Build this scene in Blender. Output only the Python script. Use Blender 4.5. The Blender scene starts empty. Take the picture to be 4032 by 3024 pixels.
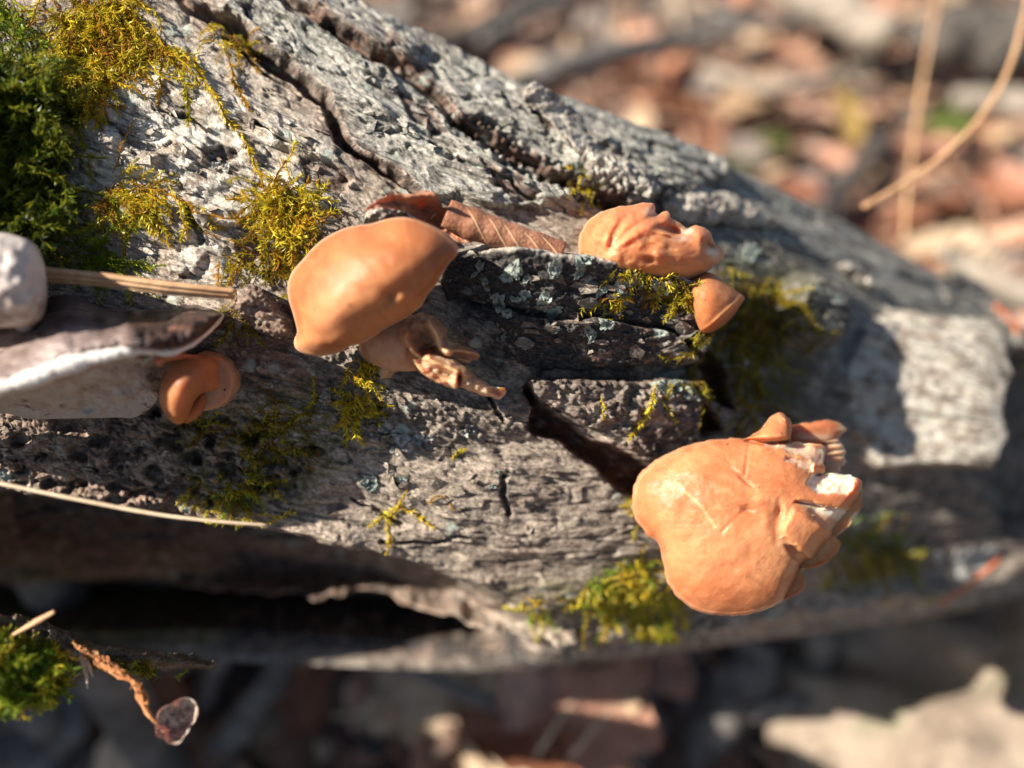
import bpy, math, random
import numpy as np
from mathutils import Vector

sc = bpy.context.scene
col = sc.collection
rng = np.random.default_rng(11)
random.seed(11)

# ------------------------------------------------------------------ camera
PITCH = math.radians(42.0)          # the camera looks down on the log
CAMH = 0.40                         # metres above the forest floor
LENS = 28.0
K = 36.0 / LENS / 4032.0            # tangent per photo pixel
SP, CP = math.sin(PITCH), math.cos(PITCH)
cd = bpy.data.cameras.new('camera')
cam_o = bpy.data.objects.new('camera', cd)
col.objects.link(cam_o)
cam_o.location = (0, 0, CAMH)
cam_o.rotation_euler = (math.pi / 2 - PITCH, 0, 0)
cd.lens = LENS
cd.sensor_width = 36
cd.clip_start = 0.005
cd.clip_end = 200
cd.dof.use_dof = True
cd.dof.focus_distance = 0.167
cd.dof.aperture_fstop = 4.0
sc.camera = cam_o

# ------------------------------------------------------------------ light
LC = np.array([-0.72, 0.36, -0.60])             # towards the sun, seen from the camera (right, up, away)
LW = np.array([LC[0], LC[1] * SP + LC[2] * CP, LC[1] * CP - LC[2] * SP])
LW /= np.linalg.norm(LW)
w = bpy.data.worlds.new('World')
sc.world = w
w.use_nodes = True
wn = w.node_tree
sky = wn.nodes.new('ShaderNodeTexSky')
sky.sky_type = 'NISHITA'
sky.sun_disc = False
sky.sun_elevation = math.asin(LW[2])
sky.sun_rotation = math.atan2(LW[0], LW[1]) % (2 * math.pi)
bg = wn.nodes['Background']
bg.inputs['Strength'].default_value = 0.05
wn.links.new(sky.outputs[0], bg.inputs['Color'])
sl = bpy.data.lights.new('sun', 'SUN')
sl.energy = 5.0
sl.angle = math.radians(0.55)
sl.color = (1.0, 0.91, 0.80)
so = bpy.data.objects.new('sun', sl)
col.objects.link(so)
so.rotation_euler = Vector(LW).to_track_quat('Z', 'Y').to_euler()
so.location = (-1, 0, 2)
sc.view_settings.view_transform = 'Standard'
sc.view_settings.look = 'None'
sc.view_settings.gamma = 1
sc.view_settings.use_curve_mapping = False
sc.view_settings.exposure = 1.2
sc.cycles.max_bounces = 4
sc.cycles.diffuse_bounces = 2
sc.cycles.glossy_bounces = 2
sc.cycles.transmission_bounces = 2

# ------------------------------------------------------------------ pixels to places
def wld(px, py, z):
    """photo pixel and distance along the view axis -> world (arrays)"""
    px, py, z = np.broadcast_arrays(np.asarray(px, float), np.asarray(py, float), np.asarray(z, float))
    x = (px - 2016) * K * z
    y = (1512 - py) * K * z
    return np.stack([x, y * SP + z * CP, CAMH + y * CP - z * SP], -1)

def gnd(px, py, h=0.0):
    """where the ray of a photo pixel meets the height h above the forest floor"""
    v = (1512 - py) * K
    z = (CAMH - h) / (SP - v * CP)
    return wld(px, py, z)

# ------------------------------------------------------------------ noise
def _h(i, j, k, s):
    n = (i * 374761393 + j * 668265263 + k * 2147483647 + s * 974634777) & 0xFFFFFFFF
    n = ((n ^ (n >> 13)) * 1274126177) & 0xFFFFFFFF
    n = ((n ^ (n >> 16)) * 2246822519) & 0xFFFFFFFF
    return ((n ^ (n >> 15)) & 0xFFFFFF) / float(0xFFFFFF)

def vn(x, y, s=0):
    """value noise in -1..1"""
    x = np.asarray(x, float); y = np.asarray(y, float)
    i = np.floor(x).astype(np.int64); j = np.floor(y).astype(np.int64)
    fx = x - i; fy = y - j
    fx = fx * fx * fx * (fx * (fx * 6 - 15) + 10); fy = fy * fy * fy * (fy * (fy * 6 - 15) + 10)
    a = _h(i, j, 0, s); b = _h(i + 1, j, 0, s); c = _h(i, j + 1, 0, s); d = _h(i + 1, j + 1, 0, s)
    return (a + (b - a) * fx + (c - a) * fy + (a - b - c + d) * fx * fy) * 2 - 1

def fbm(x, y, s=0, o=4, g=0.5):
    t = 0; a = 1.0; m = 0
    for q in range(o):
        t = t + a * vn(x * 2 ** q + 17.3 * q, y * 2 ** q - 9.1 * q, s + q); m += a; a *= g
    return t / m

def cells(x, y, s=0):
    """worley noise: distance to the nearest point, second nearest, and a value of the nearest cell"""
    i0 = np.floor(x).astype(np.int64); j0 = np.floor(y).astype(np.int64)
    f1 = np.full(np.shape(x), 9.0); f2 = f1.copy(); cid = np.zeros(np.shape(x))
    for di in (-1, 0, 1):
        for dj in (-1, 0, 1):
            i = i0 + di; j = j0 + dj
            qx = i + _h(i, j, 1, s); qy = j + _h(i, j, 2, s)
            d = np.hypot(x - qx, y - qy); v = _h(i, j, 3, s)
            nr = d < f1
            f2 = np.where(nr, f1, np.minimum(f2, d)); cid = np.where(nr, v, cid); f1 = np.where(nr, d, f1)
    return f1, f2, cid

def sst(a, b, x):
    t = np.clip((x - a) / (b - a), 0, 1)
    return t * t * (3 - 2 * t)

def pdist(px, py, line, closed=False):
    """distance to a polyline (pixels); for a closed one positive inside, negative outside"""
    L = np.asarray(line, float)
    if closed: L = np.vstack([L, L[:1]])
    d = np.full(np.shape(px), 1e9); ins = np.zeros(np.shape(px), bool)
    for (x0, y0), (x1, y1) in zip(L[:-1], L[1:]):
        ex, ey = x1 - x0, y1 - y0
        t = np.clip(((px - x0) * ex + (py - y0) * ey) / (ex * ex + ey * ey + 1e-9), 0, 1)
        d = np.minimum(d, np.hypot(px - x0 - t * ex, py - y0 - t * ey))
        if closed:
            c = ((y0 > py) != (y1 > py)) & (px < (x1 - x0) * (py - y0) / (y1 - y0 + 1e-12) + x0)
            ins ^= c
    return np.where(ins, d, -d) if closed else d

def smooth_closed(pts, n):
    """resample a closed outline with a Catmull-Rom curve to n points evenly spaced"""
    P = np.asarray(pts, float); m = len(P); out = []
    for i in range(m):
        p0, p1, p2, p3 = P[i - 1], P[i], P[(i + 1) % m], P[(i + 2) % m]
        for t in np.linspace(0, 1, 12, endpoint=False):
            out.append(0.5 * (2 * p1 + (p2 - p0) * t + (2 * p0 - 5 * p1 + 4 * p2 - p3) * t * t + (3 * p1 - p0 - 3 * p2 + p3) * t ** 3))
    out = np.array(out); o2 = np.vstack([out, out[:1]])
    s = np.r_[0, np.cumsum(np.hypot(*np.diff(o2, axis=0).T))]
    q = np.linspace(0, s[-1], n, endpoint=False)
    return np.stack([np.interp(q, s, o2[:, 0]), np.interp(q, s, o2[:, 1])], -1)

def smooth_line(pts, n):
    P = np.asarray(pts, float); P = np.vstack([2 * P[0] - P[1], P, 2 * P[-1] - P[-2]]); out = []
    for i in range(1, len(P) - 2):
        p0, p1, p2, p3 = P[i - 1], P[i], P[i + 1], P[i + 2]
        for t in np.linspace(0, 1, 16, endpoint=False):
            out.append(0.5 * (2 * p1 + (p2 - p0) * t + (2 * p0 - 5 * p1 + 4 * p2 - p3) * t * t + (3 * p1 - p0 - 3 * p2 + p3) * t ** 3))
    out.append(P[-2]); out = np.array(out)
    s = np.r_[0, np.cumsum(np.linalg.norm(np.diff(out, axis=0), axis=1))]
    q = np.linspace(0, s[-1], n)
    return np.stack([np.interp(q, s, out[:, k]) for k in range(out.shape[1])], -1)

# ------------------------------------------------------------------ objects
def tag(o, label=None, cat=None, group=None, kind=None):
    if label: o['label'] = label
    if cat: o['category'] = cat
    if group: o['group'] = group
    if kind: o['kind'] = kind
    return o

def thing(name, loc, label, cat, group=None):
    o = bpy.data.objects.new(name, None)
    o.empty_display_size = 0.01
    col.objects.link(o); o.location = loc
    return tag(o, label, cat, group)

def mdata(name, v, f, mats, attrs=None, smooth=True, midx=None):
    v = np.asarray(v, np.float32).reshape(-1, 3)
    me = bpy.data.meshes.new(name)
    me.vertices.add(len(v)); me.vertices.foreach_set('co', v.ravel())
    if isinstance(f, np.ndarray):
        n, k = f.shape
        me.loops.add(n * k); me.loops.foreach_set('vertex_index', f.astype(np.int32).ravel())
        me.polygons.add(n); me.polygons.foreach_set('loop_start', np.arange(0, n * k, k, dtype=np.int32))
        me.polygons.foreach_set('loop_total', np.full(n, k, np.int32))
    else:
        fl = [i for q in f for i in q]; tot = [len(q) for q in f]
        me.loops.add(len(fl)); me.loops.foreach_set('vertex_index', fl)
        me.polygons.add(len(f)); me.polygons.foreach_set('loop_start', list(np.r_[0, np.cumsum(tot)[:-1]]))
        me.polygons.foreach_set('loop_total', tot)
    for m in (mats if isinstance(mats, (list, tuple)) else [mats]): me.materials.append(m)
    if midx is not None: me.polygons.foreach_set('material_index', np.asarray(midx, np.int32))
    me.update(calc_edges=True)
    me.polygons.foreach_set('use_smooth', np.full(len(me.polygons), bool(smooth)))
    for k, a in (attrs or {}).items():
        a = np.asarray(a, np.float32)
        if a.ndim == 1:
            at = me.attributes.new(k, 'FLOAT', 'POINT'); at.data.foreach_set('value', a)
        else:
            if a.shape[1] == 3: a = np.c_[a, np.ones(len(a), np.float32)]
            at = me.attributes.new(k, 'FLOAT_COLOR', 'POINT'); at.data.foreach_set('color', a.ravel())
    return me

def obj(name, v, f, mats, parent=None, **kw):
    v = np.asarray(v, float).reshape(-1, 3)
    if parent is not None:
        base = np.array(parent.location)
        if parent.parent is not None: base = base + np.array(parent.parent.location)
    else:
        base = v.mean(0)
    o = bpy.data.objects.new(name, mdata(name, v - base, f, mats, **kw))
    col.objects.link(o)
    if parent is not None: o.parent = parent
    else: o.location = base
    return o

def grid_faces(nr, nc, wrap=False, off=0):
    i, j = np.meshgrid(np.arange(nr - 1), np.arange(nc if wrap else nc - 1), indexing='ij')
    j2 = (j + 1) % nc
    return (np.stack([i * nc + j, i * nc + j2, (i + 1) * nc + j2, (i + 1) * nc + j], -1).reshape(-1, 4) + off)

def tube(pts, r, n=8, rough=0.0, seed=0, flat=1.0):
    """a tapered tube with closed ends along 3-D points -> verts, quads"""
    P = np.asarray(pts, float); m = len(P); r = np.broadcast_to(np.asarray(r, float), (m,)).copy()
    T = np.gradient(P, axis=0); T /= np.linalg.norm(T, axis=1)[:, None] + 1e-12
    up = np.array([0.13, -0.31, 0.94]); A = np.cross(T, up); A /= np.linalg.norm(A, axis=1)[:, None] + 1e-9
    B = np.cross(A, T)
    P = np.vstack([P[:1], P, P[-1:]]); A = np.vstack([A[:1], A, A[-1:]]); B = np.vstack([B[:1], B, B[-1:]])
    r = np.r_[r[0] * 0.02, r, r[-1] * 0.02]
    th = np.linspace(0, 2 * np.pi, n, endpoint=False)
    R = r[:, None] * (1 + rough * vn(np.arange(m + 2)[:, None] * 0.7 + seed, th[None] * 1.6, seed))
    v = P[:, None] + R[..., None] * (np.cos(th)[None, :, None] * A[:, None] + flat * np.sin(th)[None, :, None] * B[:, None])
    return v.reshape(-1, 3), grid_faces(m + 2, n, True)

# ------------------------------------------------------------------ material helpers
class NT:
    def __init__(s, name):
        s.m = bpy.data.materials.new(name); s.m.use_nodes = True
        s.t = s.m.node_tree; s.b = s.t.nodes['Principled BSDF']; s.out = s.t.nodes['Material Output']
    def n(s, kind, **kw):
        nd = s.t.nodes.new('ShaderNode' + kind)
        for k, v in kw.items():
            if k in nd.inputs.keys(): s.put(nd.inputs[k], v)
            elif hasattr(nd, k): setattr(nd, k, v)
        return nd
    def put(s, sock, v):
        if hasattr(v, 'is_linked') or hasattr(v, 'links'): s.t.links.new(v, sock)
        elif isinstance(v, (tuple, list)) and len(v) == 3 and sock.type == 'RGBA': sock.default_value = (*v, 1)
        else: sock.default_value = v
    def geo(s): return s.n('TexCoord').outputs['Object']
    def noise(s, scale, detail=4, rough=0.55, vec=None, dist=0.0):
        nd = s.n('TexNoise', Scale=scale, Detail=detail, Roughness=rough, Distortion=dist)
        if vec is not None: s.put(nd.inputs['Vector'], vec)
        else: s.put(nd.inputs['Vector'], s.geo())
        return nd.outputs['Fac']
    def mapped(s, sx, sy, sz, rot=(0, 0, 0)):
        mp = s.n('Mapping'); mp.inputs['Scale'].default_value = (sx, sy, sz); mp.inputs['Rotation'].default_value = rot
        s.put(mp.inputs['Vector'], s.geo()); return mp.outputs[0]
    def ramp(s, fac, stops):
        r = s.n('ValToRGB'); e = r.color_ramp.elements
        while len(e) < len(stops): e.new(0.5)
        for q, (p, c) in zip(e, stops):
            q.position = p; q.color = (*c, 1) if len(c) == 3 else c
        s.put(r.inputs['Fac'], fac); return r.outputs['Color']
    def val(s, fac, a, b):
        m = s.n('MapRange'); m.inputs['From Min'].default_value = a; m.inputs['From Max'].default_value = b
        s.put(m.inputs['Value'], fac); return m.outputs['Result']
    def mix(s, fac, a, b, mode='MIX'):
        m = s.n('Mix', data_type='RGBA', blend_type=mode)
        s.put(m.inputs[0], fac); s.put(m.inputs[6], a); s.put(m.inputs[7], b); return m.outputs[2]
    def math(s, op, a, b=0.0):
        m = s.n('Math', operation=op); s.put(m.inputs[0], a); s.put(m.inputs[1], b); return m.outputs[0]
    def attr(s, name, out='Color'):
        a = s.n('Attribute'); a.attribute_name = name; return a.outputs[out]
    def bump(s, height, strength, dist, normal=None):
        b = s.n('Bump', Strength=strength, Distance=dist); s.put(b.inputs['Height'], height)
        if normal is not None: s.put(b.inputs['Normal'], normal)
        return b.outputs['Normal']
    def set(s, **kw):
        for k, v in kw.items():
            s.put(s.b.inputs[k.replace('_', ' ')], v)
        return s.m

# ------------------------------------------------------------------ materials: bark
def bark_material():
    m = NT('bark')
    mk = m.attr('mask'); sep = m.n('SeparateColor'); m.put(sep.inputs[0], mk)
    dark, brown, pale = sep.outputs[0], sep.outputs[1], sep.outputs[2]
    ml = m.attr('moss_stain', 'Fac'); cool = m.attr('cool', 'Fac')
    uvl = m.attr('grain', 'Vector')
    big = m.noise(55, 2, 0.6); mid = m.noise(1.0, 5, 0.74, vec=uvl); fine = m.noise(3.4, 3, 0.75, vec=uvl)
    warm = m.ramp(mid, [(0.30, (0.07, 0.056, 0.045)), (0.43, (0.235, 0.188, 0.143)), (0.56, (0.37, 0.305, 0.24)), (0.70, (0.57, 0.49, 0.405))])
    cold = m.ramp(mid, [(0.30, (0.06, 0.06, 0.054)), (0.43, (0.22, 0.215, 0.185)), (0.56, (0.36, 0.355, 0.31)), (0.70, (0.56, 0.55, 0.48))])
    mp = m.n('VectorMath', operation='MULTIPLY'); m.put(mp.inputs[0], uvl); mp.inputs[1].default_value = (0.28, 1.15, 1.0)
    strk = m.noise(1.0, 4, 0.7, vec=mp.outputs[0])
    cold = m.mix(m.val(strk, 0.50, 0.40), cold, m.mix(0.72, cold, (0.03, 0.028, 0.026)))
    cold = m.mix(m.val(strk, 0.60, 0.70), cold, m.mix(0.5, cold, (0.66, 0.64, 0.54)))
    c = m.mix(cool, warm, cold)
    c = m.mix(m.val(big, 0.52, 0.72), c, m.mix(0.3, c, (0.28, 0.18, 0.13)))
    # grit
    c = m.mix(m.val(fine, 0.36, 0.46), m.mix(0.6, c, (0.03, 0.024, 0.02)), c)
    c = m.mix(m.val(fine, 0.56, 0.68), c, m.mix(0.6, c, (0.74, 0.68, 0.60)))
    # pale crust
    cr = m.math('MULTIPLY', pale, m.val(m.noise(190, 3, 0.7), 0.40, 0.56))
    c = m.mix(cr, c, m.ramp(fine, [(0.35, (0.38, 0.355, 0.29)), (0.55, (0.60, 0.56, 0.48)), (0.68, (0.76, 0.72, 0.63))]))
    # inner brown wood
    bw = m.ramp(mid, [(0.3, (0.05, 0.022, 0.014)), (0.55, (0.19, 0.085, 0.05)), (0.75, (0.36, 0.20, 0.13))])
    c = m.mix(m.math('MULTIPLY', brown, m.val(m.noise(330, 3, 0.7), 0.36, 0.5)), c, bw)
    # black algae, also carrying the shade painted into the dark mask
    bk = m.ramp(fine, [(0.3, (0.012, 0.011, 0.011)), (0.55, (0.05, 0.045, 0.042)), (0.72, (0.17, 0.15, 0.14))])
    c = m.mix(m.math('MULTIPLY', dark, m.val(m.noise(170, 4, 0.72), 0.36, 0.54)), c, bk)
    # blue green lichen dots
    v = m.n('TexVoronoi', Scale=150.0); m.put(v.inputs['Vector'], m.geo())
    dots = m.math('MULTIPLY', m.val(v.outputs['Distance'], 0.28, 0.18), m.val(m.noise(70, 2), 0.56, 0.64))
    c = m.mix(m.math('MULTIPLY', dots, 0.8), c, (0.38, 0.44, 0.38))
    c = m.mix(m.math('MULTIPLY', ml, m.val(m.noise(420, 2, 0.7), 0.38, 0.6)), c, (0.09, 0.085, 0.012))
    hh = m.math('ADD', m.math('MULTIPLY', mid, 0.8), m.math('MULTIPLY', fine, 0.38))
    hh = m.math('ADD', hh, m.math('MULTIPLY', m.math('MULTIPLY', strk, cool), 0.9))
    nb = m.bump(hh, 1.0, 0.0009)
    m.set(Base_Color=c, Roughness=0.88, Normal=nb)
    m.b.inputs['Specular IOR Level'].default_value = 0.3
    return m.m
BARK = bark_material()

# ------------------------------------------------------------------ the log's smooth body
PXT = np.arange(-3400, 5400, 10.0)
def tab(pairs, w=14):
    xs, ys = zip(*pairs); y = np.interp(PXT, xs, ys)
    k = np.exp(-0.5 * (np.arange(-3 * w, 3 * w + 1) / w) ** 2); k /= k.sum()
    return np.convolve(np.pad(y, 3 * w, mode='edge'), k, 'valid')
TOP = tab([(-3400, -1500), (-1400, -1400), (-300, -900), (0, -760), (700, -350), (1400, -10), (1700, 165), (2050, 335), (2400, 470), (2700, 575), (3000, 710), (3300, 860), (3700, 1085), (4032, 1270), (4600, 1600), (5400, 2000)], 10)
BOT = tab([(-3400, 2750), (0, 2630), (300, 2615), (700, 2600), (1400, 2630), (2000, 2650), (2600, 2575), (3300, 2480), (3700, 2420), (4032, 2360), (5400, 2300)], 10)
ZF = tab([(-3400, 0.150), (-600, 0.160), (0, 0.163), (700, 0.165), (1400, 0.168), (2000, 0.174), (2500, 0.182), (2900, 0.196), (3300, 0.220), (4000, 0.268), (5400, 0.36)], 14)
def topf(px): return np.interp(px, PXT, TOP)
def botf(px): return np.interp(px, PXT, BOT)
BT, BB = 0.040, 0.075
def zlog(px, py):
    """distance of the log's smooth front surface along the view axis"""
    a, b = topf(px), botf(px)
    t = np.clip((py - a) / (b - a) * 2 - 1, -0.9995, 0.9995)
    p = 2.3
    q = 1 - (1 - np.abs(t) ** p) ** (1 / p)
    return np.interp(px, PXT, ZF) + np.where(t < 0, BT, BB) * q

def grain(px, py):
    """noise coordinates that run along the log"""
    a, b = topf(px), botf(px)
    return np.stack([px / 62.0, (py - a) / (b - a) * 1900 / 24.0, 0 * px], -1)

def base_pn(px, py):
    px = np.asarray(px, float); py = np.asarray(py, float); e = 5.0
    pc = np.clip(py, topf(px) + 8, botf(px) - 8)
    P = wld(px, py, zlog(px, py))
    a = wld(px + e, pc, zlog(px + e, pc)) - wld(px - e, pc, zlog(px - e, pc))
    b = wld(px, pc + e, zlog(px, pc + e)) - wld(px, pc - e, zlog(px, pc - e))
    n = np.cross(b, a); n /= np.linalg.norm(n, axis=-1)[..., None] + 1e-12
    tocam = np.array([0, 0, CAMH]) - P
    n *= np.sign((n * tocam).sum(-1))[..., None]
    tocam /= np.linalg.norm(tocam, axis=-1)[..., None]
    n = 0.3 * n + 0.75 * tocam                      # bark grows out between the normal and the open side
    return P, n / np.linalg.norm(n, axis=-1)[..., None]

# ------------------------------------------------------------------ relief of the bark, traced on the surface
C1 = [(560, -160), (732, 0), (824, 55), (946, 122), (1098, 262), (1282, 397), (1350, 549), (1420, 620), (1492, 650), (1570, 700), (1650, 760)]
C2 = [(1000, -120), (1160, 18), (1340, 116), (1432, 171), (1596, 262), (1670, 342), (1730, 390), (1804, 464), (1889, 519), (2011, 610), (2103, 659), (2194, 702), (2290, 740), (2420, 790), (2480, 830)]
PLATE_C = C2 + [(2560, 800), (2900, 700), (2600, 300), (1600, -300), (900, -400)]
PLATE_B = C1[2:] + [(1800, 800), (2000, 830)] + C2[::-1][1:]
UNDER = ([-900, 0, 400, 900, 1300, 1700, 2050, 2300], [1900, 1925, 1985, 2050, 2130, 2230, 2370, 2480])
GAP = [(2060, 1500), (2120, 1600), (2180, 1630), (2330, 1720), (2480, 1800), (2580, 1850), (2560, 1950), (2490, 1965), (2350, 1850), (2200, 1750), (2095, 1690), (2085, 1610), (2040, 1560)]
SIDE_GAPS = [[(2640, 1560), (2700, 1540), (2790, 1600), (2830, 1700), (2760, 1740), (2680, 1690)], [(2750, 1350), (2830, 1400), (2880, 1520), (2900, 1620), (2800, 1560), (2760, 1450)]]
KNOB = [(3080, 1110), (3200, 1080), (3300, 1130), (3320, 1250), (3280, 1360), (3180, 1390), (3090, 1330), (3060, 1220)]
LITPLATE = [(3380, 1270), (3560, 1235), (3720, 1260), (3830, 1300), (3885, 1380), (3895, 1500), (3865, 1620), (3885, 1700), (3830, 1830), (3700, 1830), (3420, 1830), (3330, 1700), (3330, 1500)]
LEDGE = [(500, 2530), (900, 2490), (1300, 2470), (1700, 2490), (2100, 2500), (2500, 2490), (3000, 2440), (3500, 2350), (3900, 2250), (4300, 2180)]
CRUMB = [(-200, 1600), (500, 1600), (900, 1640), (1250, 1760), (1180, 1960), (700, 2060), (0, 1960), (-200, 1950)]
FLAKES_L = [  # thicker scales of bark on the left face (outline, height)
    ([(360, 500), (420, 490), (500, 520), (545, 600), (530, 660), (440, 660), (370, 600)], 0.0016),
    ([(150, 300), (260, 270), (420, 340), (500, 480), (380, 480), (260, 400), (120, 340)], 0.0014),
    ([(820, 780), (900, 740), (980, 780), (1010, 860), (900, 900), (820, 880), (740, 830)], 0.0026),
    ([(420, 620), (560, 560), (760, 500), (860, 560), (800, 640), (640, 680), (480, 690)], 0.0014),
    ([(560, 240), (760, 220), (900, 300), (1080, 420), (1100, 520), (900, 470), (700, 380)], 0.0012),
    ([(620, 1010), (760, 960), (900, 960), (930, 1060), (820, 1110), (640, 1090)], 0.0016),
    ([(900, 520), (1100, 540), (1260, 640), (1380, 740), (1250, 770), (1050, 690)], 0.0014),
    ([(1500, 1540), (1620, 1560), (1640, 1640), (1560, 1700), (1480, 1640)], 0.0016),
    ([(1350, 1660), (1560, 1700), (1640, 1760), (1560, 1800), (1400, 1780)], 0.002),
    ([(2160, 700), (2330, 720), (2420, 790), (2440, 850), (2320, 860), (2200, 800)], 0.002),
]

HOLLOWS = [[(455, 495), (540, 530), (600, 552), (690, 560), (670, 580), (560, 585), (490, 546)], [(785, 576), (860, 572), (970, 600), (930, 625), (850, 635), (800, 610)], [(1180, 620), (1300, 640), (1400, 720), (1330, 770), (1210, 710)], [(900, 960), (1010, 940), (1060, 1010), (970, 1050)], [(240, 360), (300, 420), (280, 470), (220, 420)], [(1480, 1560), (1560, 1590), (1540, 1640), (1470, 1620)], [(1880, 640), (2010, 690), (2120, 770), (2060, 800), (1930, 740)], [(1560, 360), (1690, 430), (1760, 520), (1700, 540), (1600, 460)], [(2300, 560), (2420, 610), (2440, 650), (2340, 620)], [(2080, 420), (2180, 480), (2240, 560), (2180, 545), (2090, 470)]]
SPLITS = [([(230, 400), (262, 440), (300, 480)], 16), ([(725, 810), (770, 870), (790, 935)], 18), ([(880, 150), (980, 220), (1080, 310), (1180, 380)], 9), ([(600, 420), (700, 440), (800, 500)], 8), ([(1000, 480), (1120, 560), (1240, 600)], 9), ([(1880, 1500), (1960, 1600), (1990, 1640)], 8), ([(1500, 2130), (1700, 2150), (1850, 2130)], 8), ([(1980, 1880), (1990, 1960), (2000, 2020)], 14), ([(1400, 1980), (1480, 2020), (1580, 2060)], 7), ([(1480, 200), (1640, 310), (1740, 400)], 10), ([(1700, 560), (1820, 640), (1990, 720), (2100, 800)], 10), ([(2640, 640), (2800, 720), (3000, 830)], 10), ([(3560, 1085), (3700, 1150), (3820, 1240), (3900, 1310)], 24)]

def bark(px, py):
    """height of the bark above the smooth log (metres) and masks of its kinds of surface, painted shade included"""
    px = np.asarray(px, float); py = np.asarray(py, float)
    a, b = topf(px), botf(px)
    v = (py - a) / (b - a) * 1900; u = px
    wx = px + 30 * fbm(px / 130, py / 130, 31, 3, 0.45) + 2.5 * vn(px / 30, py / 30, 33)
    wy = py + 30 * fbm(px / 130, py / 130, 41, 3, 0.45) + 2.5 * vn(px / 30, py / 30, 43)
    rgh = (0.30 + 0.70 * sst(-0.2, 0.35, fbm(px / 230, py / 170, 2, 3))) * (1 - 0.6 * sst(2500, 3100, px))
    h = 0.0024 * fbm(u / 520, v / 260, 1, 3) + 0.0012 * fbm(u / 190, v / 60, 5, 4) + rgh * (0.00025 * fbm(u / 70, v / 16, 9, 3) + 0.00012 * vn(u / 14, v / 7, 12))
    sdC = pdist(wx, wy, PLATE_C, True); sdB = pdist(wx, wy, PLATE_B, True)
    upper = np.maximum(sst(-30, 30, sdC), sst(-30, 30, sdB))
    # scaly plates, longer along the log
    f1, f2, cid = cells((u + 40 * fbm(u / 130, v / 130, 3)) / 330, (v + 40 * fbm(u / 120, v / 120, 4)) / 75, 7)
    e = sst(0.02, 0.10, f2 - f1)
    amp = 0.35 + 0.9 * upper
    amp = amp * (1 - 0.6 * sst(2500, 3100, px))
    h = h + amp * (0.0013 * (cid - 0.4) * e - 0.0003 * (1 - e))
    f1, f2, cid = cells((u + 34 * fbm(u / 60, v / 60, 3, 2)) / 120, (v + 34 * fbm(u / 60, v / 60, 4, 2)) / 34, 17)
    h = h + 0.0008 * rgh * (cid - 0.5) * sst(0.03, 0.2, f2 - f1)
    # peeled layers: terraces whose edges wander along the grain
    def terr(t, n): q = t * n; f = np.floor(q); return (f + sst(0.82, 1.0, q - f)) / n
    t1 = 0.5 + 0.5 * fbm(u / 620, v / 92, 231, 4, 0.55); t2 = 0.5 + 0.5 * fbm(u / 190, v / 34, 241, 3)
    h = h + (0.0058 + 0.0030 * upper) * terr(t1, 8) + (0.0013 + 0.0006 * upper) * rgh * terr(t2, 5) - 0.004
    edge = np.maximum(sst(0.66, 0.80, t1 * 8 % 1) * (1 - sst(0.90, 0.99, t1 * 8 % 1)), 0.7 * rgh * sst(0.66, 0.80, t2 * 5 % 1) * (1 - sst(0.90, 0.99, t2 * 5 % 1)))
    # long fine splits
    r = np.abs(vn(u / 210, v / 26, 21)); h = h - (0.0005 + 0.0008 * upper) * (1 - sst(0.0, 0.10, r))
    # two long fissures between plates
    d1 = pdist(wx, wy, C1); d2 = pdist(wx, wy, C2)
    along = sst(650, 1000, px) * (1 - sst(1600, 1700, px))
    h = h + 0.0022 * sst(-6, 18, sdB) + 0.0042 * sst(-6, 22, sdC)
    w1 = 34 + 10 * vn(px / 120, py / 120, 3)
    h = h - (0.003 + 0.008 * along) * (1 - sst(0.35 * w1, w1, d1))
    h = h - 0.007 * (1 - sst(9, 30, pdist(wx + 14, wy - 12, C2))) * (0.35 + 0.65 * sst(-0.25, 0.25, vn(px / 170, py / 170, 61)))
    # crumbled rows inside the upper fissure
    cr = (1 - sst(35, 75, pdist(px, py, C2[8:]))) 
    g1, g2, gi = cells(px / 26, py / 26, 5)
    h = h - cr * 0.0035 * (0.4 + gi) * sst(0.2, 0.55, g1)
    # left face scales
    for q, (poly, hh) in enumerate(FLAKES_L):
        sd = pdist(wx, wy, poly, True) + 26 * fbm(px / 60, py / 45, 600 + q, 3)
        h = h + hh * (0.8 * sst(-3, 9, sd) + 0.5 * sst(0, 90, sd)) * sst(-0.5, 0.1, fbm(px / 110, py / 110, 620 + q, 2))
    # hollows and short splits where scales have come away
    hollow = 0 * px
    for q, poly in enumerate(HOLLOWS):
        sd = pdist(wx, wy, poly, True) + 16 * fbm(px / 40, py / 34, 640 + q, 3)
        k = sst(-4, 9, sd); h = h - (0.0018 - 0.0006 * sst(8, 70, sd)) * k; hollow = np.maximum(hollow, k)
    for q, (ln, wd) in enumerate(SPLITS):
        d = pdist(wx, wy, ln); h = h - 0.0032 * (1 - sst(0.4 * wd, wd, d))
    # undercut flank of the log low down
    lu = np.interp(px, *UNDER)
    side = (1 - sst(1500, 2250, px)) * (1 - (1 - sst(-200, -30, px)) * (1 - sst(2380, 2440, py)))  # left of the view the flank stays whole, added to block the sun
    du = py + 14 * fbm(px / 120, py / 60, 51, 3) - lu
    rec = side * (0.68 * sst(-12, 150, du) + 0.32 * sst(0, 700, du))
    h = h - 0.060 * rec
    h = h + side * (0.008 * fbm(u / 420, v / 60, 55, 4) + 0.003 * terr(0.5 + 0.5 * fbm(u / 260, v / 30, 57, 3), 4)) * sst(60, 160, du)
    dl = pdist(wx, wy, LEDGE)
    lw = sst(450, 1100, px)
    h = h + (0.010 + 0.014 * side) * lw * np.exp(-(dl / (18.0 + 18.0 * sst(2000, 2600, px))) ** 2) * (0.55 + 0.45 * sst(-0.3, 0.3, vn(px / 160, 5.5, 91)))
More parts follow.
